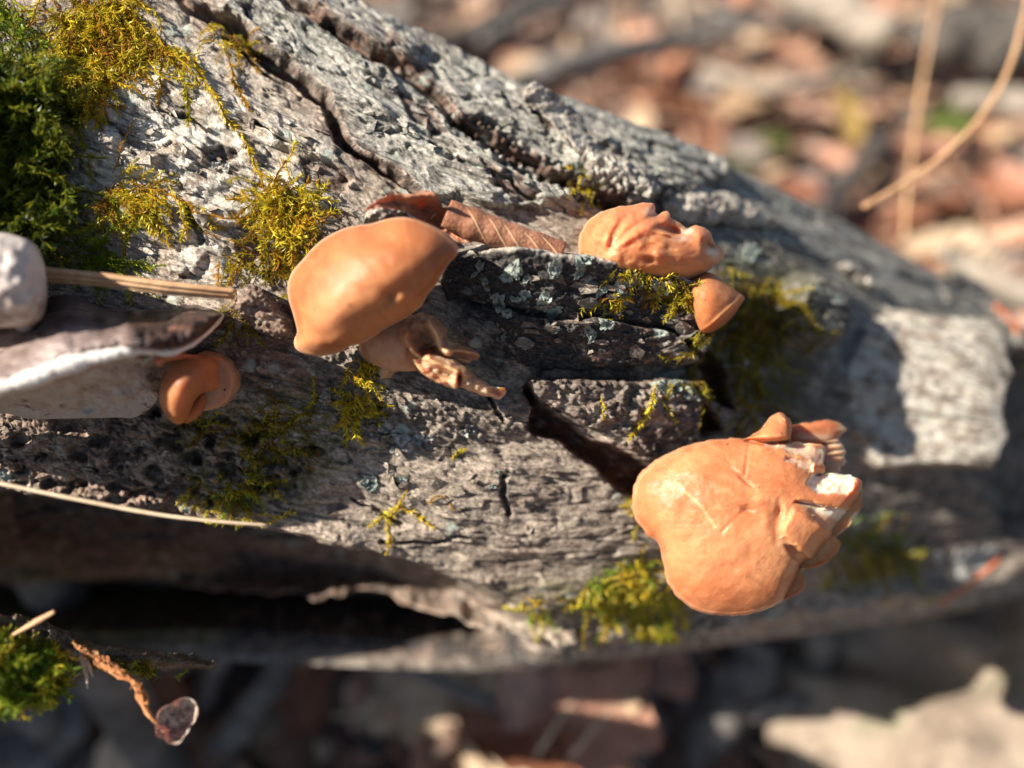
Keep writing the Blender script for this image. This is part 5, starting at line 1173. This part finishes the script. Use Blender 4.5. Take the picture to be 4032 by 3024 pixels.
# peeling strip and the leaf scrap it carries
STRIP = simple('bark_strip', [(0.3, (0.24, 0.085, 0.03)), (0.5, (0.46, 0.19, 0.07)), (0.7, (0.64, 0.38, 0.20))], 260, 0.9, 0.0012)
hs = thing('peeling_strip', wld(290, 2530, 0.156), 'frayed orange strip of inner bark peeling down from the lower edge of the log', 'bark strip')
R8 = lambda pts: cr(pts, (0, 2300), 0.4365)
sp_ = [R8([p])[0] for p in [(650, 520), (720, 570), (830, 640), (960, 730), (1080, 800), (1190, 870), (1260, 940), (1290, 1030), (1320, 1140), (1370, 1210), (1420, 1270)]]
sw = [16, 24, 34, 42, 36, 28, 32, 40, 26, 13, 8]
L = smooth_line(np.array([(*p, w_) for p, w_ in zip(sp_, sw)]), 70)
zz = np.linspace(0.156, 0.150, 70)
def strip_rows(off):
    T = np.gradient(L[:, :2], axis=0); T /= np.linalg.norm(T, axis=1)[:, None]; Nn = np.stack([-T[:, 1], T[:, 0]], -1)
    cols = []
    for k in np.linspace(-1, 1, 9):
        wob = 1 + 0.35 * vn(np.arange(70) * 0.28, np.full(70, 3.0 if k < 0 else 9.0), 4) * abs(k)
        q = L[:, :2] + Nn * (L[:, 2:3] * 0.55 * k * wob[:, None])
        cols.append(wld(q[:, 0], q[:, 1], zz + off + 0.0011 * k * k + 0.0005 * vn(np.arange(70) * 0.4, np.full(70, k * 4), 6)))
    return np.stack(cols, 1)
a = strip_rows(0).reshape(-1, 3); b = strip_rows(0.0009).reshape(-1, 3)
gf = grid_faces(70, 9); ring = np.r_[np.arange(9), np.arange(1, 70) * 9 + 8, 69 * 9 + np.arange(7, -1, -1), np.arange(68, 0, -1) * 9]; nx = np.roll(ring, -1)
obj('strip', np.vstack([a, b]), np.concatenate([gf, gf[:, ::-1] + 630, np.stack([nx, ring, ring + 630, nx + 630], -1)]), STRIP, hs)
for q in range(26):
    i = rng.integers(4, 60); p0 = L[i, :2] + rng.normal(0, L[i, 2] * 0.35, 2); an = rng.normal(1.2, 0.9); ln = rng.uniform(8, 26)
    P = wld(np.array([p0[0], p0[0] + ln * 0.5 * math.cos(an), p0[0] + ln * math.cos(an + 0.3)]), np.array([p0[1], p0[1] + ln * 0.5 * math.sin(an), p0[1] + ln * math.sin(an + 0.3)]), np.array([zz[i], zz[i] - 0.0005, zz[i] - 0.001]))
    a, b = tube(P, [0.00022, 0.00016, 0.00006], 5); obj('fibre', a, b, STRIP, hs)
SCRAP = leaf_mat('leaf_scrap', (0.30, 0.22, 0.17), (0.46, 0.37, 0.31), (0.66, 0.58, 0.52), 200)
ls = thing('leaf_scrap', wld(690, 2860, 0.150), 'crumpled pale leaf scrap dangling from the frayed orange strip', 'leaf scrap')
scp = R8([(1400, 1250), (1420, 1160), (1480, 1100), (1550, 1080), (1610, 1035), (1690, 1020), (1750, 1050), (1778, 1120), (1770, 1200), (1720, 1290), (1650, 1400), (1600, 1440), (1540, 1440), (1480, 1395), (1410, 1370)])
cap('blade', scp, R8([(1590, 1230)])[0], lambda X, Y: 0.150 + 0.00002 * (X - 690), -0.004, [SCRAP, SCRAP], ls, back=0.0045, nt=70, nr=22, pw=3, jag=4, extra=lambda X, Y, k: 0.0012 * fbm(X / 24, Y / 24, 4, 3) - 0.003 * sst(0.8, 1, k) * (vn(np.arctan2(Y - 2837, X - 694) * 3, 0 * X, 5)))
for q, (x0, y0, x1, y1) in enumerate(((325, 2590, 345, 2712), (335, 2600, 365, 2665), (322, 2585, 330, 2650))):
    needle('hanging_fibre', [(x0, y0, 0.156), ((x0 + x1) / 2 + 4, (y0 + y1) / 2, 0.155), (x1, y1, 0.154)], 0.0005, NEEDLEP, 'pale frayed fibre hanging beside the orange strip', 'fibre', 'frayed fibres', (1.4, 0.8, 0.2), 14)

# ------------------------------------------------------------------ forest floor
SOIL = simple('soil', [(0.3, (0.035, 0.024, 0.018)), (0.5, (0.085, 0.058, 0.044)), (0.72, (0.19, 0.135, 0.10))], 60, 1.0, 0.006, 0.95, 160)
def ground_z(x, y):
    near = np.exp(-((x / 3.0) ** 2 + ((y - 0.6) / 3.0) ** 2))
    return 0.062 * np.exp(-(((x - 0.025) / 0.12) ** 2 + ((y - 0.20) / 0.11) ** 2)) + near * (0.022 * fbm(x * 3.1, y * 3.1, 200, 3) + 0.008 * fbm(x * 14, y * 14, 210, 2)) - 0.012
def build_ground():
    g = np.sinh(np.linspace(-5.2, 5.2, 260)); g = g / g.max() * 60
    X, Y = np.meshgrid(g, g + 0.5, indexing='ij')
    v = np.stack([X, Y, ground_z(X, Y)], -1).reshape(-1, 3)
    o = obj('ground', v, grid_faces(260, 260), SOIL); tag(o, kind='structure'); return o
build_ground()

def litter_mat(name, cols, translucent=0.25):
    m = NT(name); ob = m.n('ObjectInfo').outputs['Random']
    a = m.noise(70, 5, 0.65)
    f = m.math('ADD', m.math('MULTIPLY', ob, 0.55), m.math('MULTIPLY', a, 0.45))
    c = m.ramp(f, [(0.22 + 0.56 * q / (len(cols) - 1), cc) for q, cc in enumerate(cols)])
    m.set(Base_Color=c, Roughness=0.55, Normal=m.bump(m.noise(300, 4), 0.4, 0.001))
    m.b.inputs['Specular IOR Level'].default_value = 0.35
    tr = m.n('BsdfTranslucent'); m.put(tr.inputs['Color'], c); mx = m.n('MixShader', Fac=translucent)
    m.t.links.new(m.b.outputs[0], mx.inputs[1]); m.t.links.new(tr.outputs[0], mx.inputs[2]); m.t.links.new(mx.outputs[0], m.out.inputs['Surface'])
    return m.m
LM = {'russet': litter_mat('litter_russet', [(0.26, 0.10, 0.055), (0.46, 0.20, 0.11), (0.60, 0.31, 0.18)]),
      'salmon': litter_mat('litter_salmon', [(0.44, 0.22, 0.145), (0.62, 0.34, 0.235), (0.72, 0.46, 0.34)]),
      'tan': litter_mat('litter_tan', [(0.40, 0.26, 0.155), (0.56, 0.40, 0.25), (0.70, 0.55, 0.38)]),
      'dark': litter_mat('litter_dark', [(0.04, 0.024, 0.018), (0.10, 0.058, 0.042), (0.19, 0.12, 0.09)]),
      'grey': litter_mat('litter_grey', [(0.17, 0.135, 0.115), (0.30, 0.25, 0.22), (0.46, 0.40, 0.36)]),
      'green': litter_mat('litter_green', [(0.07, 0.10, 0.02), (0.15, 0.19, 0.045), (0.20, 0.23, 0.06)], 0.3),
      'yellow': litter_mat('litter_yellow', [(0.48, 0.28, 0.06), (0.62, 0.40, 0.12), (0.66, 0.46, 0.16)], 0.35),
      'red': litter_mat('litter_red', [(0.34, 0.05, 0.05), (0.50, 0.10, 0.09), (0.58, 0.2, 0.14)], 0.35),
      'teal': litter_mat('litter_teal', [(0.06, 0.11, 0.12), (0.10, 0.17, 0.18), (0.13, 0.2, 0.2)], 0.1)}  # teal: bluish light of the shade put into the leaf colour
def leaf_mesh(kind, q):
    """a curled blade one unit long with stalk; kind sets its outline"""
    nl, nw = 15, 7; r = np.random.default_rng(100 + q)
    s = np.linspace(0, 1, nl); wd = np.sin(np.pi * s ** 0.85) ** 0.8 * 0.30
    if kind == 'oak': wd = wd * (0.62 + 0.42 * np.cos(s * 2 * np.pi * 3.2) ** 2)
    if kind == 'maple': wd = wd * (0.75 + 0.75 * np.abs(np.sin(s * 2 * np.pi * 1.25)) ** 1.4)
    if kind == 'beech': wd = wd * (0.92 + 0.07 * np.sin(s * 60))
    t = np.linspace(-1, 1, nw); c1, c2, c3 = r.uniform(-0.15, 0.32), r.uniform(0.1, 0.7), r.uniform(-0.4, 0.4)
    X = s[:, None] + 0.05 * np.abs(t)[None] * (s[:, None] - 0.3); Y = wd[:, None] * t[None]
    Z = c2 * Y ** 2 * 2.2 + c1 * (s[:, None] - 0.5) ** 2 + c3 * Y * (s[:, None] - 0.5) + 0.025 * r.normal(size=(nl, nw))
    v = np.stack([X, Y, Z], -1).reshape(-1, 3); f = grid_faces(nl, nw)
    return np.vstack([v, v - [0, 0, 0.006]]), np.concatenate([f, f[:, ::-1] + nl * nw])
KINDS = ['beech', 'oak', 'maple']
MESH = {}
for kn in KINDS:
    for q in range(4):
        v, f = leaf_mesh(kn, q + 10 * KINDS.index(kn))
        st, sf = tube(np.array([[0.02, 0, 0.01], [-0.12, 0.01, 0.02], [-0.26, 0.04, 0.0]]), [0.012, 0.010, 0.008], 5)
        MESH[kn, q] = (v, f, st, sf)
BLADES = {}
def leaf_thing(x, y, z, size, rz, tilt, colr, kn, q, label, group):
    o = bpy.data.objects.new('fallen_leaf', None); o.empty_display_size = 0.01; col.objects.link(o)
    o.location = (x, y, z); o.rotation_euler = (tilt[0], tilt[1], rz); o.scale = (size, size, size)
    tag(o, label, 'leaf', group)
    key = (kn, q, colr)
    if key not in BLADES:
        v, f, st, sf = MESH[kn, q]; BLADES[key] = (mdata('blade', v - [0.4, 0, 0], f, LM[colr]), mdata('stalk', st - [0.4, 0, 0], sf, LM[colr]))
    for nm, me in zip(('blade', 'stalk'), BLADES[key]):
        c = bpy.data.objects.new(nm, me); col.objects.link(c); c.parent = o
    return o
LAB = {'russet': 'russet %s leaf lying in the blurred litter on the forest floor', 'salmon': 'pinkish brown %s leaf lying in the blurred litter on the forest floor', 'tan': 'tan %s leaf lying in the blurred litter on the forest floor', 'dark': 'dark rotting %s leaf lying in the blurred litter on the forest floor', 'grey': 'bleached grey %s leaf lying in the blurred litter on the forest floor'}
KN = {'beech': 'oval', 'oak': 'lobed', 'maple': 'pointed'}
def scatter():
    spots = []
    while len(spots) < 285:
        px, py = rng.uniform(-150, 4180), rng.uniform(-150, 3150)
        if topf(px) + 60 < py < botf(px) - 120: continue
        far = py < 1500
        if not far and rng.random() < 0.25: continue
        p = gnd(px, py); spots.append((p[0], p[1], far))
    for x, y, far in spots:
        colr = rng.choice(['russet', 'salmon', 'tan', 'dark', 'grey'], p=[0.22, 0.34, 0.26, 0.05, 0.13] if far else [0.24, 0.14, 0.12, 0.32, 0.18])
        kn = rng.choice(KINDS, p=[0.5, 0.3, 0.2])
        leaf_thing(x, y, ground_z(np.array(x), np.array(y)) + rng.uniform(0.004, 0.028), rng.uniform(0.045, 0.085), rng.uniform(0, 6.28), (rng.normal(0, 0.35), rng.normal(0, 0.35)), colr, kn, int(rng.integers(0, 4)), LAB[colr] % KN[kn], '%s %s leaves in the litter' % (colr, KN[kn]))
scatter()
def placed(px, py, h, size, colr, kn, q, rz, tilt, label):
    p = gnd(px, py, h); leaf_thing(p[0], p[1], p[2], size, rz, tilt, colr, kn, q, label, None)
placed(3330, 480, 0.03, 0.075, 'yellow', 'beech', 0, 1.5, (0.4, -0.5), 'bright golden yellow leaf standing up in the litter')
placed(3030, 560, 0.03, 0.05, 'green', 'beech', 1, 0.7, (0.3, 0.2), 'small fresh green leaf in the litter behind the log')
placed(3720, 490, 0.04, 0.07, 'green', 'beech', 2, 0.3, (0.5, 0.0), 'larger green leaf beside the reddish dry stem')
placed(2900, 635, 0.02, 0.05, 'green', 'oak', 1, 2.2, (0.3, 0.1), 'dark green leaf close behind the log')
placed(3270, 770, 0.05, 0.05, 'grey', 'beech', 3, 1.6, (0.6, -0.4), 'pale cupped leaf standing behind the log')
placed(3920, 755, 0.02, 0.07, 'russet', 'maple', 0, 0.2, (0.2, 0.1), 'vivid orange leaf lying alone in shade beyond the bowed needle')
placed(2110, 2730, 0.095, 0.062, 'salmon', 'oak', 1, 1.3, (0.35, -0.45), 'sunlit orange lobed leaf under the log among dry grass')
placed(2300, 2660, 0.095, 0.055, 'tan', 'maple', 1, 0.4, (0.3, -0.4), 'sunlit pale tan leaf under the log touching the orange leaf')
placed(2060, 2930, 0.090, 0.06, 'russet', 'oak', 2, 2.5, (0.2, 0.4), 'sunlit russet leaf below the orange leaf and dry grass')
placed(2330, 2890, 0.090, 0.058, 'salmon', 'maple', 2, 0.9, (0.3, -0.4), 'sunlit curled leaf beneath the dry grass stems')
placed(2450, 2790, 0.085, 0.032, 'red', 'beech', 1, 1.6, (0.7, 0.1), 'small crimson leaf next to the dry grass under the log')
placed(1560, 2840, 0.04, 0.055, 'teal', 'beech', 2, 0.45, (0.2, 0.0), 'leaf in the shade under the log, its teal cast of shade painted in')
placed(2720, 2640, 0.06, 0.06, 'salmon', 'oak', 3, 1.0, (0.5, -0.2), 'sunlit pinkish leaf against the lower edge of the log')
def stuff_leaves(n):
    V = []; F = []; C = []; o = 0
    for q in range(n):
        if q < n * 0.72:
            px, py = rng.uniform(-400, 4500), rng.uniform(-500, 3400); v_ = (1512 - py) * K
            if v_ > 0.70: continue
            x, y, _ = gnd(px, py)
        elif q < n * 0.86: x, y = rng.uniform(-0.7, 0.7), rng.uniform(-0.5, 0.45)
        else: x, y = rng.uniform(-2.5, 2.5), rng.uniform(-1.0, 3.5)
        kn = KINDS[rng.integers(0, 3)]; v = MESH[kn, int(rng.integers(0, 4))][0][:105] - [0.4, 0, 0]
        a = rng.uniform(0, 6.28); t1, t2 = rng.normal(0, 0.3, 2); s = rng.uniform(0.025, 0.07)
        v = v * s; ca, sa = math.cos(a), math.sin(a)
        v = np.stack([v[:, 0], v[:, 1] - t1 * v[:, 2], v[:, 2] + t1 * v[:, 1] + t2 * v[:, 0]], -1)
        v = np.stack([v[:, 0] * ca - v[:, 1] * sa, v[:, 0] * sa + v[:, 1] * ca, v[:, 2]], -1)
        V.append(v + [x, y, ground_z(np.array(x), np.array(y)) + rng.uniform(0, 0.012)]); F.append(grid_faces(15, 7) + o); o += 105
        c = [(0.40, 0.21, 0.13), (0.30, 0.15, 0.09), (0.44, 0.31, 0.20), (0.15, 0.09, 0.065), (0.32, 0.26, 0.22), (0.50, 0.30, 0.20)][rng.integers(0, 6)]
        C.append(np.tile(np.array(c) * rng.uniform(0.85, 1.5), (105, 1)))
    m = NT('litter_mixed'); m.set(Base_Color=m.mix(m.val(m.noise(120, 4), 0.3, 0.7), m.attr('tint'), m.mix(0.5, m.attr('tint'), (0.05, 0.03, 0.02))), Roughness=0.6)
    tag(obj('leaf_litter', np.concatenate(V), np.concatenate(F), m.m, attrs={'tint': np.concatenate(C)}), 'deep mixed litter of dry brown leaves covering the forest floor', 'leaf litter', None, 'stuff')
stuff_leaves(4600)

# ------------------------------------------------------------------ sticks, stems and the boulder
WOODG = simple('wood_grey', [(0.3, (0.08, 0.072, 0.064)), (0.5, (0.16, 0.147, 0.133)), (0.7, (0.26, 0.24, 0.215))], 60, 0.8, 0.003)
WOODD = simple('wood_dark', [(0.3, (0.03, 0.026, 0.022)), (0.5, (0.075, 0.065, 0.055)), (0.7, (0.16, 0.14, 0.12))], 60, 0.8, 0.003)
WOODP = simple('wood_pale', [(0.3, (0.18, 0.15, 0.115)), (0.5, (0.28, 0.24, 0.19)), (0.7, (0.38, 0.33, 0.27))], 60, 0.6, 0.003)
GRASS = simple('dry_grass', [(0.3, (0.40, 0.30, 0.20)), (0.6, (0.58, 0.46, 0.33))], 60, 0.2)
def branch(name, pts, rad, mat, label, cat, group=None, n=40, rough=0.18, twigs=0):
    P = smooth_line([gnd(*p) if len(p) == 3 else np.array(p[:3]) for p in pts], n); r = np.interp(np.linspace(0, 1, n), np.linspace(0, 1, len(rad)), rad)
    P = P + 0.35 * r[:, None] * np.stack([fbm(np.arange(n) * 0.23, np.full(n, 3.0 + k), int(1e3 * abs(P[0, 0])), 2) for k in range(3)], -1)
    v, f = tube(P, r, 12, rough, int(abs(P[0, 0]) * 999))
    if not twigs: return tag(obj(name, v, f, mat), label, cat, group)
    t = thing(name, P[0], label, cat, group); obj('stem', v, f, mat, t)
    for q in range(twigs):
        i = int(n * (0.25 + 0.6 * q / max(1, twigs))); d = (P[min(i + 3, n - 1)] - P[i]); d /= np.linalg.norm(d); side = np.cross(d, [0, 0, 1]) * (1 if q % 2 else -1)
        Q_ = np.stack([P[i], P[i] + (0.6 * d + 0.8 * side + [0, 0, 0.3]) * r[i] * 5, P[i] + (1.1 * d + 1.2 * side + [0, 0, 0.4]) * r[i] * 9])
        a, b = tube(smooth_line(Q_, 10), np.linspace(r[i] * 0.4, r[i] * 0.15, 10), 7, 0.1); obj('side_twig', a, b, mat, t)
    return t
branch('fallen_branch', [(1450, 420, 0.03), (1700, 240, 0.035), (1850, 140, 0.035), (2130, -20, 0.035), (2400, -160, 0.035)], [0.019, 0.017, 0.014], WOODD, 'thick dark branch lying on the ground behind the upper edge of the log', 'branch', twigs=2)
branch('stick', [(1900, 170, 0.07), (2060, 80, 0.075), (2260, -10, 0.07)], [0.009, 0.008], WOODG, 'straight grey stick resting across the thick dark branch', 'stick')
branch('fallen_branch', [(1900, 420, 0.04), (2100, 320, 0.06), (2250, 262, 0.07), (2420, 215, 0.07), (2680, 160, 0.06), (2950, 88, 0.05), (3150, 95, 0.04), (3380, 70, 0.03)], [0.014, 0.016, 0.014, 0.011, 0.008, 0.006], WOODG, 'bowed grey branch arching over a dark hollow behind the log', 'branch', twigs=3)
branch('stick', [(2760, 270, 0.03), (2900, 318, 0.04), (3060, 342, 0.045), (3230, 322, 0.045), (3420, 262, 0.04)], [0.006, 0.008, 0.006], WOODP, 'thin curved pale stick on the sunlit litter', 'stick')
branch('rotten_log', [(3020, -180, 0.07), (3200, -20, 0.08), (3350, 60, 0.08), (3520, 150, 0.07)], [0.035, 0.035, 0.03, 0.02], WOODP, 'pale rotten log chunk far back in the sunlit litter', 'log')
branch('rotten_log', [(3640, 200, 0.06), (3860, 170, 0.07), (4200, 150, 0.08)], [0.035, 0.04, 0.04], WOODD, 'dark log end in the shade beside the bowed needle', 'log')
branch('stick', [(3760, 395, 0.05), (3900, 400, 0.05), (4120, 420, 0.05)], [0.012, 0.013], WOODP, 'pale straight stick just in front of the dark log end', 'stick')
branch('stick', [(2560, 60, 0.03), (2760, 40, 0.05), (3000, 120, 0.04)], [0.006, 0.006], WOODG, 'fine grey twig crossing above the curved pale stick', 'stick')
branch('stick', [(2650, -60, 0.1), (2700, 200, 0.03), (2720, 330, 0.0)], [0.004, 0.004], GRASS, 'thin upright stalk in the sunlit litter by the bowed branch', 'stalk')
branch('stick', [(1480, 60, 0.02), (1620, 60, 0.1), (1650, -100, 0.2)], [0.010, 0.009], WOODG, 'short grey stick standing behind the top of the log', 'stick')
branch('stick', [(3480, 560, 0.02), (3300, 760, 0.03), (3180, 880, 0.02)], [0.012, 0.010], WOODD, 'dark stick half buried beside the pale cupped leaf', 'stick')
# broken branch that leans against the far end of the log
def lean(name, pts, rad, mat, label, cat):
    P = smooth_line([wld(*p) for p in pts], 40); r = np.interp(np.linspace(0, 1, 40), np.linspace(0, 1, len(rad)), rad)
    v, f = tube(P, r, 12, 0.25, 7); return tag(obj(name, v, f, mat), label, cat)
lean('broken_branch', [(3700, 985, 0.40), (3800, 1050, 0.395), (3900, 1110, 0.39), (4060, 1180, 0.385), (4400, 1330, 0.40), (4900, 1700, 0.42)], [0.004, 0.008, 0.007, 0.010, 0.012], WOODP, 'pale broken branch lying just beyond the far end of the log', 'branch')
lean('broken_branch', [(3790, 935, 0.46), (3850, 975, 0.46), (3920, 1030, 0.46)], [0.007, 0.009, 0.007], GRASS, 'small tan wood chip behind the pale broken branch', 'branch')
# under the log
sap = [gnd(715, 3130), gnd(715, 3130) + [0.002, 0, 0.10], gnd(715, 3130) + [0.0, 0.01, 0.22], gnd(715, 3130) + [0.01, 0.03, 0.42]]
v, f = tube(smooth_line(sap, 30), np.linspace(0.0105, 0.008, 30), 14, 0.05); tag(obj('sapling', v, f, WOODG), 'smooth grey sapling trunk standing behind the dangling leaf scrap', 'sapling')
branch('stick', [(860, 3000, 0.02), (960, 2850, 0.04), (1040, 2750, 0.05), (1110, 2620, 0.06)], [0.007, 0.006], WOODG, 'slanting grey stick in the shade under the log by the sapling', 'stick')
branch('stick', [(-80, 2830, 0.05), (60, 2795, 0.06), (150, 2820, 0.06), (200, 2900, 0.05)], [0.009, 0.008, 0.006], WOODG, 'hooked pale stick in the shade left of the dangling leaf scrap', 'stick')
branch('stick', [(-120, 2960, 0.03), (100, 2970, 0.03), (300, 3020, 0.03)], [0.013, 0.013], WOODG, 'pale thick stick on the ground near the hooked stick', 'stick')
branch('stick', [(230, 2720, 0.05), (290, 2830, 0.05), (240, 2950, 0.04)], [0.006, 0.006], WOODG, 'short curved grey twig behind the orange strip', 'stick')
branch('stick', [(400, 3060, 0.03), (470, 2940, 0.04), (520, 3040, 0.03)], [0.006, 0.007, 0.006], GRASS, 'bent tan twig under the dangling leaf scrap', 'stick')
branch('fallen_branch', [(2560, 3160, 0.03), (2760, 2900, 0.05), (2880, 2740, 0.06), (3000, 2520, 0.07)], [0.014, 0.012, 0.009], WOODG, 'grey forked branch slanting up beneath the large mushroom', 'branch', twigs=2)
branch('stick', [(3235, 2500, 0.09), (3240, 2700, 0.05), (3255, 2930, 0.02)], [0.0065, 0.007], WOODG, 'upright pale stick between the grey branch and the boulder', 'stick')
branch('stick', [(1300, 3080, 0.02), (1420, 2960, 0.03), (1700, 2900, 0.02)], [0.007, 0.006], WOODD, 'dark twig in the shade below the teal leaf', 'stick')
for q, (x0, y0, x1, y1) in enumerate(((2060, 3080, 2300, 2700), (2180, 3080, 2420, 2780))):
    branch('dry_grass', [(x0, y0, 0.085), ((x0 + x1) / 2 - 15, (y0 + y1) / 2, 0.10), (x1, y1, 0.10)], [0.0009, 0.0010, 0.0005], GRASS, 'dry pale grass stem across the sunlit leaves under the log', 'grass', 'dry grass stems', rough=0.02)
# out-of-view block shaped like a cut trunk, added to shade the ground
def shade_block():
    n, m = 40, 64; th = np.linspace(0, 2 * np.pi, m, endpoint=False); s = np.linspace(0, 1, n)
    R = 0.26 * (1 + 0.5 * (1 - s[:, None]) ** 4 * (0.6 + 0.4 * np.cos(5 * th)[None])) * (1 + 0.05 * fbm(th[None] * 4 + 0 * s[:, None], s[:, None] * 3 + 0 * th, 5, 3))
    zt = 0.78 + 0.05 * fbm(th * 3, 0 * th, 8, 3)
    v = np.stack([-1.05 + R * np.cos(th), -0.02 + R * np.sin(th) * 1.2, -0.03 + s[:, None] * zt[None]], -1)
    v = np.vstack([v.reshape(-1, 3), [[-1.05, -0.02, 0.73]]]); f = grid_faces(n, m, True)
    tri = np.concatenate([f[:, [0, 1, 2]], f[:, [0, 2, 3]], np.array([[(n - 1) * m + j, (n - 1) * m + (j + 1) % m, n * m] for j in range(m)])])
    tag(obj('shade_caster', v, tri, WOODG), 'broad grey block added out of view to shade the ground under the log', 'shade_block')
shade_block()
def boulder():
    import bmesh
    bm = bmesh.new(); bmesh.ops.create_icosphere(bm, subdivisions=6, radius=1.0)
    v = np.array([q.co[:] for q in bm.verts]); f = np.array([[q.index for q in p.verts] for p in bm.faces]); bm.free()
    n = fbm(v[:, 0] * 1.6 + 5, v[:, 1] * 1.6 + v[:, 2] * 1.3, 71, 4) + 0.5 * fbm(v[:, 2] * 3.6, v[:, 0] * 3.6 - v[:, 1] * 2, 75, 3)
    fold = np.abs(vn(v[:, 0] * 1.3 + 2.1, v[:, 1] * 1.3 + v[:, 2], 77)); v = v * (1 + 0.16 * n - 0.10 * (1 - sst(0, 0.12, fold)))[:, None]
    c = wld(4020, 2920, 0.40)
    m = NT('boulder_stone'); a = m.noise(30, 6, 0.7); c0 = m.ramp(a, [(0.3, (0.15, 0.115, 0.085)), (0.48, (0.28, 0.22, 0.165)), (0.66, (0.40, 0.335, 0.25))])
    c0 = m.mix(m.val(m.noise(45, 3), 0.55, 0.65), c0, (0.22, 0.21, 0.13)); m.set(Base_Color=c0, Roughness=0.9, Normal=m.bump(m.noise(180, 5, 0.7), 0.9, 0.004))
    tag(obj('boulder', v * [0.15, 0.125, 0.13] + c, f, m.m), 'pale lumpy boulder under the far end of the log', 'boulder')
boulder()
